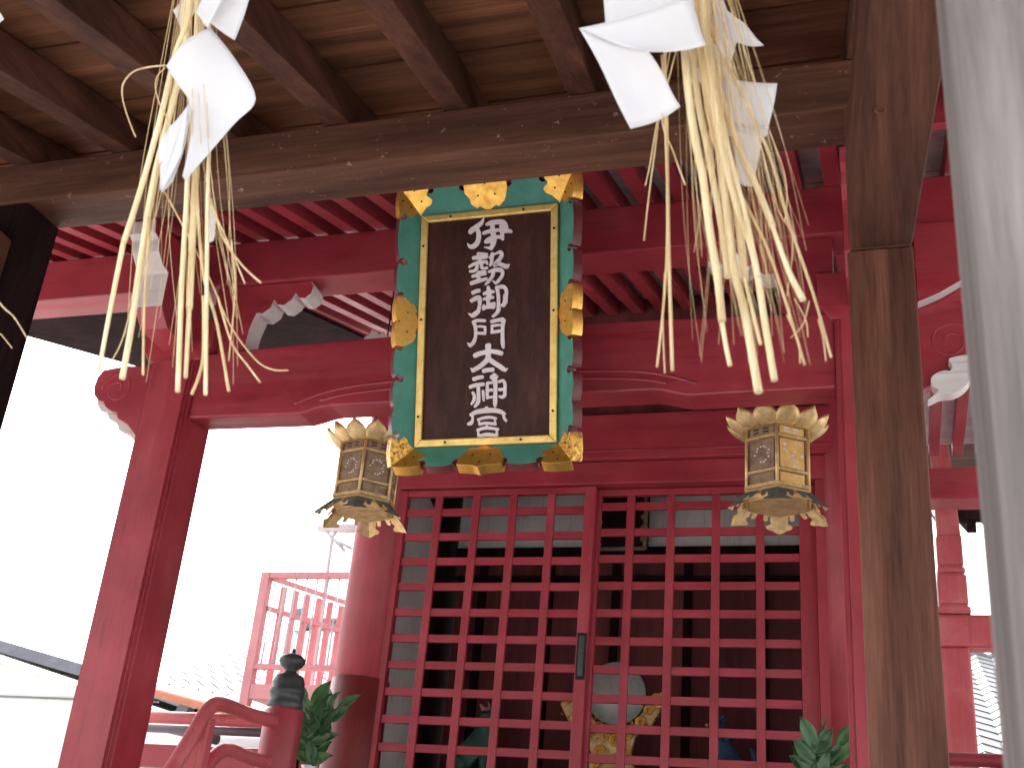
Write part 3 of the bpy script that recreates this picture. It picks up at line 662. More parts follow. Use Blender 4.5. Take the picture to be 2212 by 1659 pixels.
CH = [
 [(A, [(445,125,6),(405,215,34),(310,290,42),(220,360,46),(200,400,32)]), (A, [(325,330,30),(350,400,40),(350,500,42),(315,590,44),(250,640,42),(195,640,32),(148,585,6)]),
  (A, [(485,250,22),(560,220,36),(690,200,40),(790,210,42),(838,280,40),(830,380,38)]), (A, [(760,260,38),(770,400,34),(782,515,26)]), (A, [(435,405,28),(520,375,32),(640,350,30),(760,350,26),(880,360,34),(940,375,26)]),
  (A, [(465,560,22),(520,520,34),(600,490,36),(700,470,26),(790,480,34)]), (A, [(600,240,36),(600,350,40),(625,480,48),(610,590,46),(572,690,26)]), (A, [(452,655,7),(530,665,20),(575,680,28)]), (A, [(470,560,26),(530,565,18),(580,545,12)])],
 [(A, [(330,770,24),(420,775,26),(505,785,24)]), (A, [(352,765,30),(362,850,34),(375,940,34)]), (A, [(250,850,30),(340,835,34),(470,835,26),(505,820,22)]), (A, [(178,1010,20),(260,960,28),(380,925,32),(500,915,24)]),
  (A, [(322,950,26),(318,1030,28),(265,1080,26),(190,1085,20)]), (A, [(412,930,26),(405,1000,28),(430,1035,26),(510,1025,22)]), (A, [(500,920,18),(505,960,16)]), (A, [(345,1100,30),(352,1270,34)]), (A, [(238,1180,24),(345,1150,28),(480,1130,22)]), (A, [(345,1105,24),(475,1095,22)]),
  (A, [(215,1305,32),(340,1262,34),(500,1218,24)]), (A, [(600,765,30),(592,860,30),(578,950,28),(548,988,16)]), (A, [(545,850,18),(600,790,24),(650,775,16)]), (A, [(660,770,16),(740,745,30),(768,800,32),(720,880,34),(655,960,40),(640,985,28),(710,955,30),(800,985,36),(860,1000,38),(905,958,8)]),
  (A, [(530,1095,20),(640,1065,32),(750,1065,36),(782,1120,30),(762,1190,28),(705,1260,28),(650,1312,20)]), (A, [(618,1090,30),(602,1170,28),(545,1250,26),(472,1330,16)]), (A, [(605,1258,9),(640,1285,20)])],
 [(A, [(240,1475,34),(300,1445,34),(365,1428,32)]), (B, [(270,125,40),(350,80,46),(440,55,50),(465,140,44),(455,240,36),(430,350,44),(370,410,52),(300,460,46)]), (B, [(205,402,5),(250,430,24),(300,460,40)]),
  (A, [(520,1360,24),(538,1450,38),(545,1540,34)]), (A, [(440,1490,24),(530,1460,34),(625,1450,24)]), (B, [(545,90,26),(650,65,38),(765,45,32)]), (B, [(655,10,38),(650,140,36),(655,250,36)]), (B, [(650,195,18),(790,180,28)]), (B, [(795,160,20),(792,230,28),(775,285,24)]), (B, [(560,215,20),(548,260,30),(550,320,30)]),
  (B, [(535,290,40),(650,255,40),(780,262,40)]), (A, [(665,1385,32),(790,1362,32),(848,1432,30),(845,1560,28),(840,1650,26)]), (A, [(685,1395,32),(703,1520,28),(708,1650,28)]), (B, [(1030,-10,36),(1025,130,38),(1005,215,44),(945,222,26)]), (B, [(885,-10,36),(888,200,38),(885,320,42),(845,400,36),(755,480,28)])],
 [(B, [(310,605,36),(400,565,34),(585,570,32)]), (B, [(320,600,36),(362,700,36),(372,850,34),(362,950,36),(318,1060,40),(240,1130,38)]), (B, [(178,1058,5),(215,1090,22),(245,1125,34)]), (B, [(380,705,20),(480,695,24),(585,715,26)]), (B, [(582,700,28),(585,780,28),(582,870,24)]), (B, [(380,845,30),(480,848,30),(585,852,30)]),
  (B, [(720,590,38),(850,560,36),(985,540,44)]), (B, [(1000,555,46),(980,700,38),(975,900,38),(982,1090,42),(995,1180,22)]), (B, [(730,690,30),(850,670,26),(950,665,22)]), (B, [(740,690,28),(742,770,26),(728,850,22)]), (B, [(725,830,30),(850,810,34),(950,795,28)])],
 [(B, [(652,1115,66),(655,1250,58),(650,1440,54)]), (B, [(345,1355,48),(460,1305,50),(600,1270,46)]), (B, [(700,1250,44),(850,1270,48),(960,1305,46)]), (B, [(640,1420,54),(580,1500,54),(470,1590,50),(360,1655,46),(300,1690,40)]), (C, [(235,32,5),(270,50,22),(290,85,32)]), (B, [(670,1430,50),(800,1520,50),(940,1610,50),(1010,1665,44)]), (C, [(1020,30,5),(990,55,22),(955,80,30)]), (C, [(505,92,40),(600,68,40),(715,62,40)])],
 [(C, [(300,262,38),(400,228,38),(500,212,34)]), (C, [(225,425,34),(350,385,38),(520,362,34)]), (C, [(400,390,36),(408,600,38),(398,740,38),(325,840,22)]), (C, [(285,535,28),(320,610,32),(308,710,32),(255,785,22)]), (C, [(500,500,24),(510,600,28),(515,710,20)]), (C, [(740,160,40),(736,210,92),(748,270,52),(760,320,44),(762,500,38),(755,750,42),(755,850,14)]),
  (C, [(595,335,30),(592,500,32),(592,665,26)]), (C, [(600,335,26),(700,335,24)]), (C, [(620,492,26),(695,485,30)]), (C, [(600,640,24),(700,632,24)]), (C, [(832,315,26),(925,292,28),(962,370,32),(960,480,32),(955,590,34),(905,635,32),(835,618,18)]), (C, [(835,478,30),(935,474,30)])],
 [(C, [(555,890,72),(570,905,50)]), (C, [(235,1010,28),(350,950,42),(560,915,50),(760,915,44),(880,945,40),(965,985,20)]), (C, [(275,1010,30),(285,1100,24),(250,1175,40),(185,1200,26)]), (C, [(925,960,28),(945,1070,28),(990,1130,26)]), (C, [(392,1108,24),(500,1072,28),(650,1055,28),(780,1082,24)]), (C, [(412,1110,18),(428,1200,22)]), (C, [(420,1205,26),(560,1178,28),(770,1200,28)]), (C, [(745,1080,18),(760,1205,22)]), (C, [(580,1190,20),(582,1290,22)]),
  (C, [(385,1330,30),(500,1288,32),(620,1280,32),(825,1308,26)]), (C, [(400,1335,20),(412,1450,26)]), (C, [(790,1310,20),(795,1440,30)]), (C, [(410,1458,32),(600,1418,38),(800,1448,34)])],
]
for strokes in CH:
    b = MB()
    for i, ((crop, sc), pts) in enumerate(strokes): stroke(b, crop, sc, pts, .00012*i)
    b.build('character', 'letter', brd, fix=False)
# hanging hook bars to the beam behind
b = MB(); b.tube([PL(-.2, HH-.1, -.08), (-1.38, 3.40, 3.80)], .006, 8); b.build('hanger', 'iron', plq)
b = MB(); b.tube([PL(.2, HH-.1, -.08), (-.99, 3.40, 3.80)], .006, 8); b.build('hanger', 'iron', plq)
b = MB(); b.prism([PL(-HW+.03, HH-.04, -.06), PL(HW-.03, HH-.04, -.06), PL(HW-.03, HH+.0, -.06), PL(-HW+.03, HH+.0, -.06)], -nv*.03); b.build('back_rail', 'maroon', plq, fix=True)

# ------------------------------------------------------------------ hanging lanterns
def lantern(cx_, cy_, ztop, ang, label, gold_faces):
    ztop += .008
    r = thing('hanging_lantern', label, 'lantern', (cx_, cy_, ztop), 'pair of hanging lanterns')
    c = Vector((cx_, cy_, 0))
    RB = .1185; zb, zt = ztop-.228, ztop
    def hx(rad, z, k, off=0): a = ang + k*math.pi/3 + off; return Vector((cx_+rad*math.cos(a), cy_+rad*math.sin(a), z))
    # core
    b = MB(); b.lathe([(RB-.012, zb+.002), (RB-.012, zt-.002)], c, 6, rot=ang, smooth=False); b.build('body', 'brassdark', r, fix=True)
    b = MB()
    for k in range(6):
        b.tube([hx(RB-.002, zb-.004, k), hx(RB-.002, zt+.004, k)], .006, 6)
    for z, h, rr in ((zb+.0, .012, RB+.006), (zb+.052, .010, RB+.001), (zt-.055, .010, RB+.001), (zt-.012, .012, RB+.008)):
        b.lathe([(rr-.012, z), (rr, z), (rr, z+h), (rr-.012, z+h)], c, 6, rot=ang, smooth=False)
    b.build('frame', 'brass', r, fix=True)
    for k in range(6):
        a0, a1 = hx(RB-.009, 0, k), hx(RB-.009, 0, k+1); mid = (a0+a1)/2; al = (a1-a0).normalized(); nn = (mid-Vector((cx_, cy_, 0))).normalized()
        gold = (k in gold_faces)  # listed faces get a gold panel and pale slots
        b = MB(); w = (a1-a0).length*.82
        for z0, z1 in ((zb+.066, zt-.06), (zt-.041, zt-.014), (zb+.015, zb+.048)):
            p = [mid-al*w/2, mid+al*w/2]
            b.prism([Vector((p[0].x, p[0].y, z0)), Vector((p[1].x, p[1].y, z0)), Vector((p[1].x, p[1].y, z1)), Vector((p[0].x, p[0].y, z1))], nn*.0035)
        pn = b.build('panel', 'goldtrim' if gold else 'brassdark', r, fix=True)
        b = MB(); rg = random.Random(k+3)
        for sx in (-1, 1):
            for sz in (0, 1):
                q = mid + al*(sx*w*.2-w*.05) + nn*.0037; z = zt-.034+sz*.011
                b.prism([Vector((q.x-al.x*w*.1, q.y-al.y*w*.1, z)), Vector((q.x+al.x*w*.13, q.y+al.y*w*.13, z)), Vector((q.x+al.x*w*.13, q.y+al.y*w*.13, z+.005)), Vector((q.x-al.x*w*.1, q.y-al.y*w*.1, z+.005))], nn*.0006)
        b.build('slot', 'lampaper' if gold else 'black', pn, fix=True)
        b = MB()
        zc = (zb+.066+zt-.06)/2; hh = (zt-.06-zb-.066)/2
        if gold:
            for _ in range(26):
                uu = rg.uniform(-.42, .42)*w; zz = zc+rg.uniform(-.86, .86)*hh; ra = rg.uniform(.0025, .0052); rb = ra*rg.uniform(.5, .9); th = rg.uniform(0, 3.1)
                q = mid + nn*.0036
                b.prism([Vector((q.x+al.x*(uu+ra*math.cos(a)*math.cos(th)-rb*math.sin(a)*math.sin(th)), q.y+al.y*(uu+ra*math.cos(a)*math.cos(th)-rb*math.sin(a)*math.sin(th)), zz+ra*math.cos(a)*math.sin(th)+rb*math.sin(a)*math.cos(th))) for a in [i*math.pi/4 for i in range(8)]], nn*.0005)
        else:
            for i in range(14):
                a = i/14*2*math.pi; uu = .27*w*math.cos(a)*(1.15 if i % 2 else .9); zz = zc+.55*hh*math.sin(a); q = mid + nn*.0037
                if i in (8, 9): continue
                b.prism([Vector((q.x+al.x*(uu+.0038*math.cos(t)), q.y+al.y*(uu+.0038*math.cos(t)), zz+.003*math.sin(t))) for t in [j*math.pi/3 for j in range(6)]], nn*.0005)
        b.build('piercings', 'lampaper', pn, fix=True)
    # little latch door knob on one face
    q = (hx(RB, zb+.1, 4)+hx(RB, zb+.1, 5))/2
    b = MB(); b.tube([hx(RB+.003, zb+.075, 4), hx(RB+.003, zb+.105, 4)], .007, 8); b.build('latch', 'iron', r)
    # lotus crown
    b = MB(); b.lathe([(RB-.01, zt-.004), (RB+.006, zt), (RB+.018, zt+.012), (.1, zt+.02), (.03, zt+.045), (.012, zt+.09)], c, 36); b.build('crown_base', 'brass', r, fix=True)
    for k in range(12):
        a = ang + (k+.5)*math.pi/6; di = Vector((math.cos(a), math.sin(a), 0)); ta = Vector((-math.sin(a), math.cos(a), 0))
        wid = [.015, .029, .037, .0400, .0402, .0375, .030, .016, .002]
        def fn(s, t, di=di, ta=ta):
            i = s*8; j = min(7, int(i)); w_ = wid[j]+(wid[j+1]-wid[j])*(i-j)
            rad = .112 + .066*math.sin(s*1.45)/math.sin(1.45); z = zt - .012 + .060*s**1.3
            lat = (t-.5)*2*w_; cup = -.012*(abs(t-.5)*2)**2
            return Vector((cx_, cy_, z)) + di*(rad+cup) + ta*lat
        b = MB(); b.grid(fn, 12, 6); b.build('petal', 'brass', r, solid=.0016)
    # base plate ring, feet
    b = MB(); b.lathe([(RB-.02, zb-.03), (RB+.0, zb-.034), (RB+.006, zb-.024), (RB+.002, zb-.002), (RB-.02, zb-.002)], c, 6, rot=ang, smooth=False)
    b.lathe([(RB-.045, zb-.038), (RB-.012, zb-.040), (RB-.010, zb-.030), (RB-.045, zb-.029)], c, 6, rot=ang, smooth=False); b.build('base_ring', 'brass', r, fix=True)
    H = [(0, 0), (.90, 0), (.93, .12), (.83, .34), (.80, .50), (.72, .58), (.60, .55), (.56, .46), (.60, .38), (.52, .30), (.46, .40), (.50, .47), (.44, .54), (.40, .64), (.48, .72), (.58, .78), (.60, .88), (.50, .95), (.32, .97), (.18, 1.04), (0, 1.08)]
    for k in range(6):
        b = MB()
        for sg in (-1, 1):
            kk = k+sg
            T0, T1 = hx(RB+.006, zb-.012, k), hx(RB+.006, zb-.012, kk); B0, B1 = hx(.182, zb-.070, k), hx(.182, zb-.070, kk)
            pts = []
            for t, h in H:
                p = (T0+(T1-T0)*t*.5)*(1-h) + (B0+(B1-B0)*t*.5)*h
                pts.append(p)
            mid = sum(pts, Vector())/len(pts); nrm = (B0-T0).cross(T1-T0).normalized()
            if nrm.dot(mid-Vector((cx_, cy_, mid.z))) < 0: nrm = -nrm
            # outer face verdigris, inner face gold
            b.prism([p for p in pts], -nrm*.0015, 0, 1, 1)
        b.build('foot', ['verdigris', 'brass'], r)
    # chain to the beam
    b = MB()
    for i in range(6): 
        z = zt+.088+i*.024; pts = [Vector((cx_+(.007*math.cos(a) if i % 2 else 0), cy_+(0 if i % 2 else .007*math.cos(a)), z+.014*math.sin(a))) for a in [j*math.pi/6 for j in range(13)]]
        b.tube(pts, .0018, 6, cap=False)
    b.tube([(cx_, cy_, zt+.2), (cx_, cy_, ez(cy_))], .003, 6)
    b.build('chain', 'iron', r)
    return r
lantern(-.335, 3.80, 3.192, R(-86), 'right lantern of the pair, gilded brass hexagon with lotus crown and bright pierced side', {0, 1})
lantern(-1.858, 3.80, 3.196, R(-76), 'left lantern of the hanging pair, dull brass hexagonal with lotus crown beside the round column', set())

# ------------------------------------------------------------------ interior objects
def torus_scroll(b, c, r, t, n=2.2, mi=0, sy=0):
    pts = []
    for i in range(28):
        a = i/27*n*2*math.pi; rr = r*(1-.85*i/27); pts.append(Vector(c)+Vector((rr*math.cos(a), -.006*i/27-.004, rr*math.sin(a))))
    b.tube(pts, [t*(1-.5*i/27) for i in range(28)], 6)
mir = thing('altar_mirror', 'round cloudy bronze mirror on a carved gold cloud stand behind the lattice', 'mirror', (-1.235, 5.45, FZ))
mc = at(1330, 1497, Y=5.45); mr = .142
b = MB(); b.lathe([(0, -.006), (mr-.012, -.006), (mr, -.002), (mr, .006), (0, .006)], (0, 0, 0), 48)
bmesh.ops.transform(b.bm, matrix=Matrix.Translation(mc) @ Matrix.Rotation(R(96), 4, 'X'), verts=b.bm.verts); b.build('mirror_disc', 'mirror', mir, fix=True)
b = MB(); rg = random.Random(5)
def gx(px, py): return at(px, py, Y=5.47)
out = [(1210,1520),(1222,1497),(1240,1500),(1262,1530),(1290,1562),(1330,1578),(1370,1562),(1392,1530),(1410,1500),(1432,1492),(1428,1530),(1405,1570),(1372,1590),(1362,1625),(1372,1662),(1268,1662),(1276,1625),(1262,1590),(1230,1562)]
b.prism([gx(*p) for p in out], (0, .03, 0))
st = b.build('carved_stand', 'brass', mir, bevel=.004, fix=True)
b = MB()
for px, py, rr in ((1228,1512,.02),(1245,1535,.022),(1238,1555,.016),(1262,1562,.02),(1282,1580,.026),(1308,1592,.024),(1330,1600,.034),(1358,1588,.026),(1385,1560,.028),(1402,1535,.026),(1418,1508,.022),(1296,1622,.028),(1330,1640,.026),(1355,1622,.024),(1290,1650,.02),(1425,1525,.016),(1390,1578,.018)):
    torus_scroll(b, gx(px, py)+Vector((0, -.012, 0)), rr*.9, .006)
for _ in range(90):
    i = rg.randrange(len(out)); p = gx(1320+(out[i][0]-1320)*rg.uniform(.4, .97), max(1498, 1560+(out[i][1]-1560)*rg.uniform(.1, .97)))
    if (p-mc).length < mr+.004: continue
    a = rg.uniform(0, 6.3); b.tube([p+Vector((0, -.002, 0)), p+Vector((.01*math.cos(a), -.014, .01*math.sin(a)))], [.006, .002], 5)
b.build('cloud_scrolls', 'gold', st)
b = MB(); b.box(mc.x-.1, mc.x+.1, 5.4, 5.55, FZ+.7, gx(1320, 1662).z-.002); b.build('stand_foot', 'brass', mir, bevel=.01)
alt = thing('altar_table', 'dark low altar table inside the hall carrying the mirror and guardian statues', 'table', (-1.3, 5.45, FZ))
b = MB(); b.box(-2.1, -.45, 5.3, 5.7, FZ+.62, FZ+.69); b.build('table_top', 'darkwood', alt, bevel=.006)
for x in (-2.05, -.5):
    for y in (5.35, 5.65): b = MB(); b.box(x-.03, x+.03, y-.03, y+.03, FZ, FZ+.619); b.build('leg', 'darkwood', alt)
def blob(pts, edges, radii, name, mat, parent, sub=2):
    me = bpy.data.meshes.new(name); me.from_pydata([tuple(Vector(p)-wloc(parent)) for p in pts], edges, []); o = bpy.data.objects.new(name, me); COL.objects.link(o); o.parent = parent
    sk = o.modifiers.new('skin', 'SKIN'); sk.use_smooth_shade = True
    for v, r_ in zip(me.skin_vertices[0].data, radii): v.radius = (r_, r_)
    me.skin_vertices[0].data[0].use_root = True
    k = o.modifiers.new('sub', 'SUBSURF'); k.levels = sub; k.render_levels = sub
    me.materials.append(M[mat]); return o
def guardian(cx_, ztop, face, body, label, horn):
    # seated guardian lion-dog: haunches, chest, forelegs, neck, head with muzzle
    g_ = thing('guardian_statue', label, 'statue', (cx_, 5.45, FZ+.69)); f = face; zb = FZ+.69; s = (ztop-zb)/.56
    P = [(0, 0, .20), (-.10*f, 0, .12), (.06*f, 0, .30), (.08*f, 0, .38), (.085*f, -.01, .46), (.15*f, -.015, .445), (.185*f, -.015, .435),
         (-.06*f, -.07, .07), (.03*f, -.075, .03), (-.06*f, .07, .07), (.03*f, .075, .03), (.09*f, -.05, .2), (.10*f, -.05, .03), (.09*f, .05, .2), (.10*f, .05, .03),
         (-.17*f, 0, .12), (-.2*f, 0, .25), (-.16*f, 0, .34), (.11*f, -.05, .012), (.12*f, .05, .012)]
    E_ = [(0, 1), (0, 2), (2, 3), (3, 4), (4, 5), (5, 6), (1, 7), (7, 8), (1, 9), (9, 10), (2, 11), (11, 12), (2, 13), (13, 14), (1, 15), (15, 16), (16, 17), (12, 18), (14, 19)]
    rad = [.09, .10, .085, .07, .10, .062, .048, .06, .035, .06, .035, .04, .028, .04, .028, .03, .035, .015, .03, .03]
    blob([(cx_+p[0]*s, 5.45+p[1]*s, zb+p[2]*s) for p in P], E_, [q*s for q in rad], 'body', body, g_)
    hx_, hz = cx_+.085*f*s, zb+.46*s
    b = MB()
    for i in range(22):
        a = i/22*2*math.pi; c = Vector((hx_-.03*f*s+.05*s*math.cos(a)*.6, 5.44+.06*s*math.sin(a), hz-.02*s+.05*s*math.cos(a*2)*.4))
        b.tube([c, c+Vector((-.035*f*s, .02*math.sin(a), -.03*s)), c+Vector((-.05*f*s, .03*math.sin(a), -.06*s))], [.016*s, .013*s, .004*s], 6)
    b.build('mane', body, g_)
    for sy in (-1, 1): b = MB(); b.lathe([(0, -.008), (.007, -.005), (.008, 0), (.006, .005), (0, .008)], (hx_+.075*f*s, 5.45+.042*s*sy-.02, hz+.02*s), 10); b.build('eye', 'gold', g_, fix=True)
    b = MB(); b.tube([(hx_+.12*f*s, 5.40, hz-.035*s), (hx_+.18*f*s, 5.41, hz-.045*s)], [.012*s, .01*s], 8); b.build('mouth', 'horn', g_)
    for sy in (-1, 1): b = MB(); c = Vector((hx_-.02*f*s, 5.45+.05*s*sy, hz+.05*s)); b.tube([c, c+Vector((-.02*f*s, .01*sy, .035*s)), c+Vector((-.035*f*s, .01*sy, .045*s))], [.018*s, .013*s, .003*s], 8); b.build('ear', 'horn' if horn else body, g_)
    if horn: c = Vector((hx_+.01*f*s, 5.45, hz+.06*s)); b = MB(); b.tube([c, c+Vector((-.005, 0, .04*s)), c+Vector((-.012, 0, .065*s))], [.013*s, .009*s, .002*s], 8); b.build('horn', 'horn', g_)
guardian(at(1030, 1560, Y=5.45).x, at(1030, 1512, Y=5.45).z-.02, 1, 'greenbody', 'green horned guardian statue seated behind the left lattice door', True)
guardian(at(1575, 1600, Y=5.45).x, at(1540, 1546, Y=5.45).z, -1, 'bluebody', 'blue guardian statue seated behind the right lattice door', False)
# small dark carved board hanging high inside
p0 = at(1292, 1048, Y=5.72); p1 = at(1398, 1190, Y=5.72)
ib = thing('interior_plaque', 'small dark carved plaque hanging on the white wall behind the right lattice door', 'plaque', (p0.x, 5.72, p1.z))
b = MB(); b.box(p0.x, p1.x, 5.72, 5.75, p1.z, p0.z+.05); b.build('panel', 'darkwood', ib, bevel=.003)
b = MB()
w_ = (p1.x-p0.x)
for xx in (p0.x+.012, p1.x-.012): b.tube([(xx, 5.715, p1.z+.01), (xx, 5.715, p0.z+.04)], .012, 8)
b.tube([(p0.x+.01, 5.715, p1.z+.012), (p1.x-.01, 5.715, p1.z+.012)], .012, 8)
for i in range(12): torus_scroll(b, (p0.x+.02+(w_-.04)*(i % 2), 5.712, p1.z+.03+i*.03), .016, .005)
b.build('carved_edge', 'brassdark', ib)

# ------------------------------------------------------------------ evergreen sprigs in vases
def leafblade(b, base, di, up, ln, wd):
    di = Vector(di).normalized(); sd_ = di.cross(Vector(up)).normalized(); nn = sd_.cross(di)
    W = [0, .55, .85, 1, .97, .8, .48, .0]
    def fn(s, t):
        i = s*7; j = min(6, int(i)); w_ = (W[j]+(W[j+1]-W[j])*(i-j))*wd*.5; q = (t-.5)*2
        return Vector(base)+di*ln*s + sd_*w_*q + nn*(.22*wd*abs(q) - .18*ln*s*s)
    b.grid(fn, 8, 4)
def sprig(px0, py0, H_, W_, Y, seed, label, lean, n=34, flowers=False, top=None):
    base = at(px0, py0, Y=Y); rg = random.Random(seed)
    t = thing('evergreen_sprig', label, 'sprig', (base.x, Y, base.z), 'sakaki sprigs in white vases')
    b = MB(); tips = []
    stems = []
    for i in range(4):
        a = rg.uniform(-.5, .5); pts = [base+Vector((0, 0, -.06))]; 
        for k in range(1, 6): s = k/5; pts.append(base + Vector((lean*H_*s*s+a*W_*.55*s, rg.uniform(-.02, .02)+(i-1.5)*.02*s, H_*.78*s)))
        stems.append(pts); b.tube(pts, [.0032, .003, .0028, .0025, .002, .0012], 6)
    b.build('stem', 'leaf', t)
    b = MB()
    for i in range(n):
        st_ = stems[i % 4]; s = .12+.88*(i//4)/(n//4); j = min(4, int(s*5)); f = s*5-j; p = st_[j]+(st_[j+1]-st_[j])*min(1, f)
        a = i*2.4+rg.uniform(-.4, .4); di = Vector((math.cos(a)*1.0, math.sin(a)*.5-.15, rg.uniform(.35, 1.3)))
        leafblade(b, p, di, (rg.uniform(-.3, .3), -1, .35), rg.uniform(.09, .125), rg.uniform(.048, .06))
    b.build('leaves', 'leaf', t, solid=.0006)
    if flowers:
        b = MB()
        for i in range(16):
            a = rg.uniform(0, 6.28); c = base+Vector((lean*H_-.035, -.02, H_*.86)); b.tube([c, c+Vector((.02*math.cos(a), .02*math.sin(a), .02+.015*rg.random()))], [.0015, .004], 5)
        b.build('blossom', 'porcelain', t)
        b = MB(); c = base+Vector((lean*H_-.02, -.02, H_*.8)); leafblade(b, c, (.35, 0, 1), (0, -1, 0), .12, .012); b.build('leaves', 'leaf', t, solid=.0006)
    # vase and little table
    v = thing('vase', 'white porcelain vase holding the %s sprig' % ('left' if seed == 3 else 'right'), 'vase', (base.x, Y, base.z-.2), 'white vases')
    b = MB(); z = base.z-.22
    b.lathe([(.03, z), (.045, z+.03), (.05, z+.09), (.035, z+.15), (.024, z+.18), (.026, z+.205), (.031, z+.218), (.024, z+.219), (.02, z+.2), (.0, z+.19)], (base.x, Y, 0), 28); b.build('body', 'porcelain', v, fix=True)
    tb = thing('offering_stand', 'small wooden offering stand under the %s white vase' % ('left' if seed == 3 else 'right'), 'stand', (base.x, Y, FZ), 'offering stands')
    b = MB(); b.box(base.x-.1, base.x+.1, Y-.07, Y+.1, z-.022, z-.001); b.build('top', 'brown_x', tb, bevel=.003)
    for sx in (-1, 1): b = MB(); b.box(base.x+sx*.08-.015, base.x+sx*.08+.015, Y-.05, Y+.08, FZ, z-.0225); b.build('leg', 'brown_z', tb, bevel=.002)
sprig(668, 1652, .29, .30, 4.15, 3, 'leafy evergreen sprig beside the bronze capped newel post', .12, 36)
sprig(1772, 1738, .22, .17, 4.15, 8, 'dark evergreen sprig with a white blossom beside the right porch column', .05, 30, True)

# ------------------------------------------------------------------ shimenawa rope, straw tassels, paper streamers
YS = 1.10
RZ = at(1500, -60, Y=YS).z + .15
rope = thing('straw_rope', 'twisted straw rope hung across the pavilion front above the tassels', 'rope', (-.3, YS, RZ))
for ph in (0, math.pi):
    b = MB(); pts = []
    for i in range(220):
        x = -2.3+2.5*i/219; a = x*26+ph; pts.append((x, YS+.014*math.cos(a), RZ+.02+.014*math.sin(a)+.11*max(0, -.3-x)))
    b.tube(pts, .016, 8); b.build('strand', 'straw', rope)
def px_tube(b, pts, r, Y=YS, n=7, taper=None, dy=0):
    P = [at(p[0], p[1], Y=Y+dy) for p in pts]; P = [Vector(q) for q in smoothline([tuple(q) for q in P], 5)] if len(P) > 2 else P
    m_ = len(P); rs = []
    for i, q in enumerate(P):
        rr = r*mpp(q); 
        if taper: rr *= 1+(taper-1)*i/(m_-1)
        rs.append(rr*.84*(1.1 if (r > 4.5 and i in (m_//3, 2*m_//3)) else 1.08))
    b.tube(P, rs, n)
def tassel(name_x, label, thick, thin, rnd, group='straw tassels hanging from the rope'):
    top = at(*name_x, Y=YS); t = thing('straw_tassel', label, 'tassel', (top.x, YS, RZ-.02), group)
    for i, (pts, r, tp) in enumerate(thick):
        b = MB(); px_tube(b, pts, r, taper=tp, dy=random.uniform(-.015, .015))
        # joint ring
        k = pts[-2]; q = at(*k, Y=YS); b.build('straw_stalk', 'strawpale', t)
    b = MB()
    for pts, r, tp in thin: px_tube(b, pts, r, n=5, taper=tp, dy=random.uniform(-.02, .02))
    rg = random.Random(rnd[0])
    for _ in range(rnd[1]):
        x0, y0 = rnd[2]; xa = x0+rg.uniform(-rnd[3], rnd[3]); q = rg.random(); xe = rnd[4][0]+(rnd[4][1]-rnd[4][0])*q; ye = rg.uniform(*rnd[5]); bow = rg.uniform(-30, 30)
        ed = rg.uniform(-14, 14)
        px_tube(b, [(xa, y0), (xa+(xe-xa)*.33+bow*.6, y0+(ye-y0)*.33), (xa+(xe-xa)*.7+bow, y0+(ye-y0)*.7), (xe+ed, ye)], rg.uniform(.55, 1.25), n=4, taper=.6, dy=rg.uniform(-.03, .03))
    b.build('straw_fibres', 'straw', t)
    return t
tassel((1490, -260), 'thick straw tassel splayed over the right half of the porch beam',
 [([(1462,-260),(1480,120),(1500,290),(1518,382),(1532,490),(1550,599),(1560,694)], 10, .95), ([(1559,690),(1567,740),(1577,790)], 6, .9),
  ([(1478,-260),(1512,100),(1547,274),(1568,436),(1586,581),(1608,671),(1639,848)], 9, 1.15), ([(1490,-260),(1530,120),(1561,274),(1590,436),(1609,600)], 9.5, 1), ([(1608,598),(1625,670),(1643,744)], 5, .9),
  ([(1485,-260),(1540,200),(1579,400),(1626,545),(1651,689),(1673,822)], 8.5, 1), ([(1500,-260),(1530,80),(1580,274),(1641,418),(1670,490)], 7.5, 1.1), ([(1668,486),(1702,581),(1735,648)], 5, 1.7),
  ([(1470,-260),(1500,150),(1530,330),(1560,500),(1572,600)], 9, .8), ([(1495,-260),(1535,160),(1575,330),(1612,470),(1640,600)], 8, .6)],
 [([(1435,100),(1440,274),(1444,527),(1452,801)], 4.2, 1.1), ([(1430,120),(1441,400),(1438,599),(1419,793)], 3.2, .9), ([(1436,590),(1432,700),(1436,806)], 2, .9), ([(1440,110),(1418,300),(1402,420),(1391,520)], 2.2, .8), ([(1450,100),(1420,260),(1405,350),(1394,402)], 1.8, .8),
  ([(1500,60),(1540,300),(1600,420),(1650,520),(1680,600),(1712,700),(1738,788)], 4.6, .7), ([(1520,40),(1600,200),(1660,330),(1700,470),(1745,600),(1770,680),(1795,772)], 4.4, .75), ([(1700,680),(1725,740),(1728,785)], 2.5, .7), ([(1768,690),(1778,730),(1784,780)], 2.4, .7),
  ([(1460,112),(1430,250),(1455,330),(1480,400)], 1.8, 1), ([(1662,284),(1690,360),(1700,420),(1695,480)], 1.8, .8), ([(1640,300),(1680,450),(1712,515),(1700,640)], 1.8, .8), ([(1716,645),(1740,690),(1745,728)], 1.8, .8), ([(1748,650),(1735,700),(1708,730)], 1.6, .8)],
 (11, 80, (1490, -240), 45, (1500, 1745), (480, 790)))
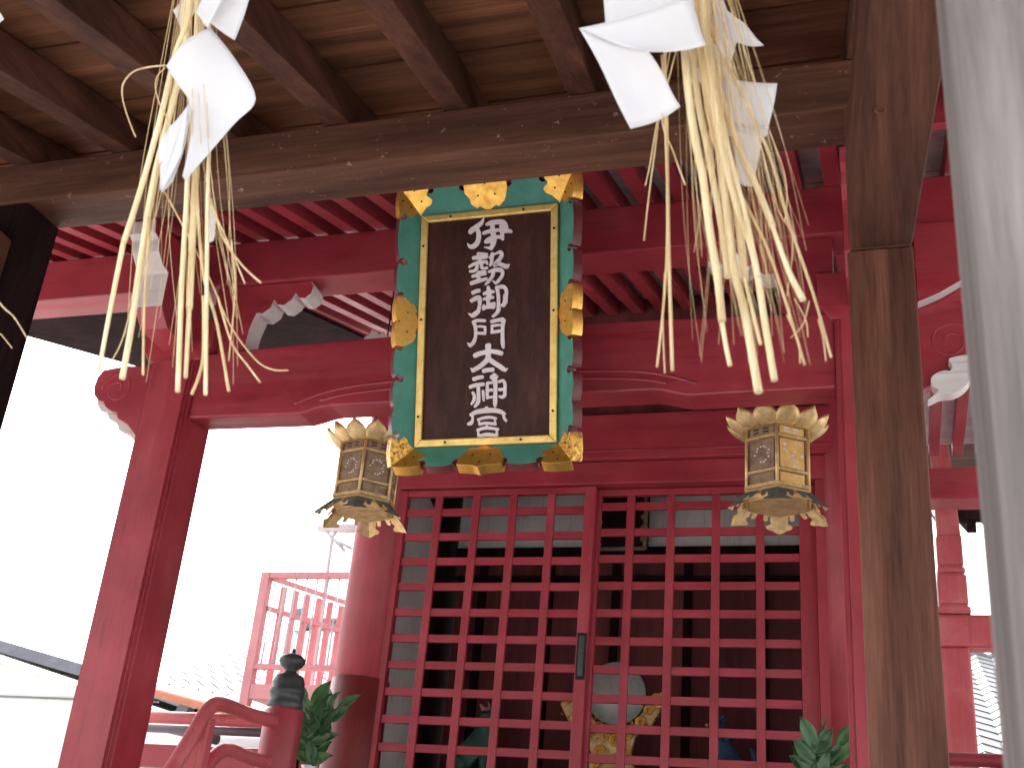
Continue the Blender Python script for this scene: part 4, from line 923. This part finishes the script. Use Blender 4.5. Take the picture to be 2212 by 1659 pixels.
tassel((420, -260), 'slimmer straw tassel hanging left, over the left porch column',
 [([(422,-260),(415,0),(379,117),(352,235),(310,390),(268,523)], 7, 1.0), ([(268,520),(242,650),(213,806)], 6.5, .75), ([(432,-260),(400,100),(370,235),(330,400),(300,590),(285,700),(264,818)], 7.5, 1.0),
  ([(440,-260),(420,150),(405,399),(399,500),(392,634),(384,846)], 5.5, 1.15), ([(445,-260),(430,200),(418,470),(409,667)], 8.5, .95), ([(409,664),(405,740),(401,816)], 5.5, .9), ([(450,-260),(452,100),(452,300),(449,399),(446,667),(444,853)], 4.6, 1.1),
  ([(428,-260),(385,150),(345,350),(312,520),(290,640)], 6, .7)],
 [([(420,300),(436,567),(469,701),(494,845)], 4, 1), ([(345,400),(361,425),(399,496),(452,600),(496,701),(550,775),(587,798),(623,800)], 2.2, .8), ([(455,430),(480,510),(520,570),(563,611)], 2.8, 1), ([(450,430),(495,530),(529,613)], 2, 1),
  ([(359,142),(320,146),(288,156),(267,180),(264,205),(270,235),(284,275),(293,296)], 2.4, .7), ([(357,147),(340,165),(336,190),(345,225),(362,258),(377,295),(365,335),(341,362),(335,395)], 1.5, 1), ([(320,470),(320,533),(312,650),(309,810)], 3.4, .9), ([(300,600),(285,660),(262,740),(235,790)], 2, .8),
  ([(470,640),(500,740),(535,790),(562,826)], 2.8, .8), ([(440,640),(440,760),(430,812),(414,852)], 4.5, .9), ([(500,520),(508,620),(500,720),(494,780)], 2, .8)],
 (12, 34, (425, -240), 22, (235, 530), (600, 840)))
# far left tassel mostly outside the frame
tassel((-70, -260), 'straw strands of a tassel cut off by the left edge',
 [([(-70,-260),(-90,300),(-110,760)], 6, 1), ([(-60,-260),(-70,300),(-60,800)], 6, 1)],
 [([(-62,300),(-40,580),(0,655),(30,685),(58,730)], 2.4, .7), ([(-60,400),(-30,690),(2,722),(26,752)], 2, .7)], (13, 14, (-65, -240), 15, (-150, -40), (650, 850)))
def paper(name_pts, label, quads, loc):
    t = thing('paper_streamer', label, 'paper streamer', loc, 'zigzag paper streamers')
    for q in quads:
        if q == 'STRIP':
            Ls = smoothline([(359, 144, -.045), (384, 184, -.035), (409, 224, -.022), (411, 300, -.03), (394, 380, -.05)], 5); Rs = smoothline([(454, 60, -.03), (508, 128, -.03), (552, 214, -.03), (502, 272, -.02), (401, 390, -.045)], 5)
            La = [at(p[0], p[1], Y=YS+p[2]) for p in Ls]; Ra = [at(p[0], p[1], Y=YS+p[2]) for p in Rs]
            def fs(u, v):
                i = min(len(La)-1, round(u*(len(La)-1))); return La[i]*(1-v)+Ra[i]*v + Vector((0, -.010*math.sin(math.pi*v)*math.cos(u*5), 0))
            b = MB(); b.grid(fs, len(La)-1, 10); b.build('paper_fold', 'paper', t, solid=.0004); continue
        (pa, pb, pc, pd), ys, bul = q
        A_, B_, C_, D_ = [at(p[0], p[1], Y=YS+y) for p, y in zip((pa, pb, pc, pd), ys)]
        bx_, by_ = bul
        def fn(u, v):
            p = A_*(1-u)*(1-v)+B_*u*(1-v)+C_*u*v+D_*(1-u)*v
            up_ = (D_-A_+C_-B_).normalized(); ri = (B_-A_+C_-D_).normalized(); nn = ri.cross(up_).normalized()
            L2 = (C_-A_).length
            return p + nn*L2*(bx_*math.sin(math.pi*u)+by_*math.sin(math.pi*v)) + ri*L2*.02*math.sin(math.pi*v*2)*bx_*6
        b = MB(); b.grid(fn, 10, 10); b.build('paper_fold', 'paper', t, solid=.0004)
paper(None, 'white folded paper streamer on the left straw tassel', [
 (((374, 24), (412, -25), (440, -25), (396, 80)), (.05, .05, .04, .04), (.02, .03)),
 (((424, 28), (440, -40), (548, -40), (507, 88)), (-.03, -.03, -.02, -.01), (.05, .03)),
 (((424, 28), (448, -40), (498, -40), (448, 62)), (-.045, -.045, -.04, -.03), (.03, .02)),
 'STRIP',
 (((409, 220), (403, 270), (380, 375), (348, 418)), (-.03, -.03, -.01, -.01), (.04, .05)),
 (((408, 223), (366, 275), (341, 320), (345, 415)), (-.03, -.03, -.02, -.01), (-.03, .02)),
 (((366, 275), (406, 232), (392, 335), (348, 417)), (-.03, -.031, -.02, -.01), (.03, .03)),
 (((452, 440), (466, 470), (462, 520), (446, 525)), (.05, .05, .05, .05), (.02, .02))], at(425, -60, Y=YS))
paper(None, 'white folded paper streamer on the right straw tassel', [
 (((1308, 58), (1300, -40), (1500, -40), (1500, 20)), (-.02, -.02, -.02, -.02), (.02, .02)),
 (((1251, 62), (1490, -8), (1526, 98), (1402, 113)), (-.05, -.05, -.05, -.05), (.03, .04)),
 (((1251, 63), (1402, 113), (1470, 231), (1362, 279)), (-.05, -.05, -.03, -.02), (.06, .05)),
 (((1505, -40), (1560, -10), (1592, 90), (1560, 190)), (.04, .04, .04, .04), (.03, .03)),
 (((1530, -20), (1608, 50), (1651, 99), (1575, 84)), (.035, .03, .02, .03), (.05, .03)),
 (((1500, 150), (1575, 120), (1610, 300), (1560, 290)), (.04, .04, .04, .04), (.02, .02)),
 (((1560, 168), (1679, 181), (1656, 296), (1580, 280)), (.03, .03, .03, .03), (.03, .03)),
 (((1575, 262), (1650, 270), (1628, 402), (1598, 397)), (.031, .03, .02, .02), (.03, .02)),
 (((1560, 560), (1590, 545), (1620, 580), (1600, 600)), (.05, .05, .05, .05), (.02, .02))], at(1500, -60, Y=YS))
paper(None, 'sliver of a white paper streamer at the top left corner', [(((-30, -20), (-5, 20), (9, 42), (-20, 60)), (0, 0, 0, 0), (.02, .02))], at(-30, -60, Y=YS))

# ------------------------------------------------------------------ background, left
def tiled(b, A_, B_, C_, D_, nu, nv, amp=.02, step=.02):
    """tile surface from eave A-B up to ridge D-C"""
    nrm = (B_-A_).cross(D_-A_).normalized()
    if nrm.z < 0: nrm = -nrm
    NU = nu*6
    for j in range(nv):
        v0, v1 = j/nv, (j+1)/nv; rows = []
        for v, lf in ((v0, step), (v1, 0)):
            row = []
            for i in range(NU+1):
                u = i/NU; ph = (u*nu) % 1; h = amp*(math.sin(ph*math.pi*2)+.35*math.sin(ph*math.pi*4))
                row.append(b.bm.verts.new((A_*(1-u)+B_*u)*(1-v)+(D_*(1-u)+C_*u)*v + nrm*(h+lf)))
            rows.append(row)
        low = [b.bm.verts.new(q.co - nrm*step) for q in rows[0]]
        for i in range(NU):
            b.face([rows[0][i], rows[0][i+1], rows[1][i+1], rows[1][i]], 0, False); b.face([low[i], low[i+1], rows[0][i+1], rows[0][i]], 0)
h1 = thing('white_house', 'cream rendered house with grey roof fascia at the lower left edge', 'house', (-11, 13, 0))
f0, f1 = at(-160, 1335, Y=12), at(330, 1478, Y=12)
b = MB(); b.prism([Vector((f0.x, 12.2, 0)), Vector((f1.x, 12.2, 0)), Vector((f1.x, 12.2, f1.z-.25)), Vector((f0.x, 12.2, f0.z-.25))], (0, 6, 0)); b.build('wall', 'cream', h1, fix=True)
b = MB(); b.prism([f0, f1, f1+Vector((0, 0, -.14)), f0+Vector((0, 0, -.14))], (0, 6.5, 0)); b.build('roof', 'fascia', h1, fix=True)
b = MB(); p = at(0, 1505, Y=12.18); b.box(f0.x, f1.x, 12.17, 12.198, p.z, p.z+.02); b.build('wall_seam', 'fascia', h1)
h2 = thing('tiled_house', 'house with a pale tiled roof and orange gutter behind the left column', 'house', (-7, 13, 0))
ea, eb = at(330, 1475, Y=10.5), at(800, 1598, Y=10.5)
ra, rb = at(420, 1368, Y=14), at(900, 1384, Y=14)
ra = Vector((ea.x-.3, 14, at(430, 1356, Y=14).z)); rb = Vector((eb.x+2.5, 14, at(700, 1362, Y=14).z))
b = MB(); tiled(b, ea, eb+Vector((2, 0, -.1)), rb, ra, 26, 14, .022, .007)
b.build('roof', 'tile', h2)
b = MB(); b.tube([ra+Vector((0, 0, .04)), rb+Vector((0, 0, .04))], .06, 10); b.tube([ra+Vector((0, 0, .12)), rb+Vector((0, 0, .12))], .05, 10)
b.tube([ra+Vector((-.05, -.1, .2)), ra+Vector((.1, -.1, .2))], .08, 10)
b.build('roof_ridge', 'tile', h2)
b = MB(); b.tube([ea+Vector((0, -.05, -.08)), eb+Vector((0, -.05, -.1))], .05, 10); b.build('gutter', 'orange', h2)
b = MB(); b.prism([Vector((ea.x+.3, 11.2, 0)), Vector((eb.x+2, 11.2, 0)), Vector((eb.x+2, 11.2, eb.z-.2)), Vector((ea.x+.3, 11.2, ea.z-.1))], (0, .2, 0)); b.build('wall', 'siding', h2, fix=True)
b = MB()
for i in range(12): b.box(ea.x+.3, eb.x+2, 11.188, 11.199, 1.9+.13*i, 1.9+.13*i+.012)
b.build('siding_boards', 'fascia', h2)
b = MB(); p = at(440, 1525, Y=10.9); b.box(p.x-.1, p.x+1.2, 10.9, 11.18, p.z-.55, p.z-.02); b.build('window_shade', 'darkwood', h2)
b = MB(); b.beam(at(400, 1520, Y=10.8), at(375, 1560, Y=10.8), .12, .12, up=(0, 1, 0)); b.build('drain_pipe', 'fascia', h2)
h3 = thing('garden_shed', 'low shed with brown board wall and grey pipe behind the railing', 'shed', (-3.6, 7, 0))
q0, q1 = at(470, 1592, Y=6.5), at(720, 1600, Y=6.5)
b = MB(); b.box(q0.x, q1.x+.8, 6.5, 7.3, 0, q0.z-.1); b.build('wall', 'plank', h3)
b = MB(); b.tube([(q0.x, 6.45, q0.z-.03), (q1.x+.6, 6.45, q0.z-.03)], .05, 12); b.build('pipe', 'pvc', h3)
# red steel balcony
bal = thing('steel_balcony', 'faded red steel balcony with barred railing beyond the tiled roof', 'balcony', (-4.9, 9, 0))
def BP(px, py, Y): return at(px, py, Y=Y)
tl, tr = BP(575, 1237, 9), BP(755, 1240, 9); bl, brr = BP(541, 1490, 9), BP(745, 1500, 9)
fr = Vector((tl.x+.05, 9, 0)); zt_, zb_ = tl.z, bl.z
Yb_ = 11.4
cn = [(tl.x, 9), (tr.x, 9)]
xl = tl.x; xr_ = tr.x
def bar(b, p, q, r=.018): b.tube([p, q], r, 6)
b = MB(); b.box(xl-.03, xl+.05, 8.97, 9.05, 0, zt_); b.build('corner_post', 'pinksteel', bal)
b = MB(); b.box(xr_+.1, xr_+.18, 8.97, 9.05, 0, zt_); b.build('corner_post', 'pinksteel', bal)
for nm_, z0_, z1_ in (('top_rail', zt_-.05, zt_), ('bottom_rail', zb_+.18, zb_+.22), ('deck_beam', zb_-.07, zb_+.05)):
    b = MB(); b.box(xl+.052, xr_+.098, 8.975, 9.045, z0_, z1_); b.build(nm_, 'pinksteel', bal)
b = MB()
for i in range(1, 9): x = xl+(xr_+.12-xl)*i/9; b.tube([(x, 9, zb_+.2), (x, 9, zt_-.02)], .008, 6)
b.build('railing_bars', 'pvc', bal)
b = MB()                                      # far diagonal side
e1 = Vector((xr_+.02, 10.9, zt_)); s1 = Vector((xl+.05, 9.03, zt_))
for dz in (-.06, -.33, -1.07): b.beam(s1+Vector((0, 0, dz)), e1+Vector((0, 0, dz)), .04, .04)
for i in range(1, 15): p = s1+(e1-s1)*i/14.5; b.beam(p+Vector((0, 0, -.08)), p+Vector((0, 0, -1.06)), .045, .045, up=(0, 1, 0))
b.build('side_railing', 'pinksteel', bal)
b = MB(); b.prism([Vector((xl, 9.0, zb_-.02)), Vector((xr_+.2, 9.0, zb_-.02)), e1+Vector((.4, 0, -1.1-zt_+zt_)), Vector((xl+.2, 10.9, zb_-.02))], (0, 0, -.06)) ; b.bm.clear()
b.box(xl, xr_+.5, 9.05, 11.0, zb_-.06, zb_-.01); b.build('deck', 'pinksteel', bal)
# antenna-like gutter end at right of it
gt = thing('gutter_bracket', 'grey gutter end with slanted brackets and downpipe left of the round column', 'gutter', at(720, 1140, Y=10))
p0, p1 = at(690, 1138, Y=10), at(790, 1143, Y=10)
b = MB(); b.tube([p0, p1], .05, 12); b.build('gutter', 'pvc', gt)
b = MB(); b.tube([p0+Vector((-.01, 0, .03)), at(745, 1190, Y=10)], .018, 8); b.tube([at(712, 1160, Y=10), at(760, 1185, Y=10)], .018, 8); b.tube([at(726, 1150, Y=10), at(718, 1160, Y=10), Vector((at(718, 1240, Y=10).x, 10, 0))], .02, 8); b.build('bracket', 'pvc', gt)

# ------------------------------------------------------------------ background, right
gate = thing('side_gate', 'sun faded red gate frame with a turned strut, right of the brown post', 'gate', (.3, 6.2, 0))
b = MB(); p = at(2030, 1330, Y=6.2); q = at(2030, 1400, Y=6.2); b.box(.05, 2.2, 6.15, 6.3, q.z, p.z); b.build('crossbeam', 'pink', gate, bevel=.02)
b = MB(); b.box(.23, .375, 6.16, 6.29, 0, q.z-.001); b.build('post', 'pink', gate, bevel=.012)
b = MB(); b.box(1.6, 1.75, 6.16, 6.29, 0, q.z-.001); b.build('post', 'pink', gate, bevel=.012)
zc = p.z+.001; xs = .315
b = MB()
for z0, z1, w in ((0, .035, .078), (.035, .05, .066), (.05, .20, .070), (.20, .215, .058), (.215, .24, .067), (.24, .255, .056), (.255, .41, .062)):
    b.box(xs-w, xs+w, 6.22-w, 6.22+w, zc+z0+.0002, zc+z1)
b.prism([(xs-.055, 6.17, zc+.4105), (xs+.06, 6.17, zc+.4105), (xs+.03, 6.17, 4.15), (xs-.06, 6.17, 4.15)], (0, .1, 0))
b.build('turned_strut', 'pink', gate, bevel=.006, fix=True)
b = MB(); b.box(.05, 2.2, 5.6, 6.9, 4.16, 4.2); b.build('gate_roof', 'brown_x', gate)
# second building eave: dark rafters with white between
he = thing('side_building', 'neighbouring shrine building with dark rafters and white soffit boards', 'building', (1.5, 9, 0))
for i in range(12):
    x = .42+.165*i; b = MB(); b.beam((x, 8.4, 4.33), (x+.0, 10.5, 5.2), .06, .09); b.build('rafter', 'darkwood', he)
b = MB(); b.prism([(.36, 8.5, 4.47), (2.6, 8.5, 4.47), (2.6, 10.5, 5.3), (.36, 10.5, 5.3)], (0, 0, .03)); b.build('soffit', 'ceilwhite', he, fix=True)
b = MB(); b.box(.36, 2.6, 8.36, 8.45, 4.42, 4.5); b.build('eave_board', 'darkwood', he)
b = MB(); b.box(1.2, 3, 9.6, 10.4, 0, 4.6); b.build('wall', 'plaster', he)
# right tiled roof
h4 = thing('tiled_outbuilding', 'outbuilding with a pale wavy tiled roof at the lower right, behind the gate post', 'house', (1.2, 9, 0))
ea, eb = at(2060, 1665, Y=8), at(2300, 1690, Y=8); ra, rb = at(2060, 1405, Y=12), at(2300, 1415, Y=12)
ea = Vector((.1, 8, ea.z)); eb = Vector((3, 8, ea.z)); zr = (at(2120, 1408, Y=12)).z; ra = Vector((.1, 12, zr)); rb = Vector((3, 12, zr))
b = MB(); tiled(b, ea, eb, rb, ra, 14, 20, .016, .008); b.build('roof', 'tile', h4)
b = MB()
for i in range(3): b.tube([ra+Vector((0, 0, .05+.09*i)), rb+Vector((0, 0, .05+.09*i))], .05-.004*i, 8)
b.build('roof_ridge', 'tile', h4)
b = MB(); b.box(.3, 2.9, 8.5, 12, 0, ea.z+.02); b.build('wall', 'cream', h4)
rr2 = thing('side_rail', 'round red veranda rail at the lower right edge', 'railing', (.8, 5.0, FZ))
p = at(2080, 1640, Y=5.0); b = MB(); b.tube([(.1, 5.0, p.z), (1.25, 5.0, p.z)], .027, 16); b.build('rail', 'red_x', rr2)
for x in (.12, 1.2): b = MB(); b.box(x-.03, x+.03, 4.97, 5.03, FZ, p.z-.02); b.build('rail_post', 'red_z', rr2)
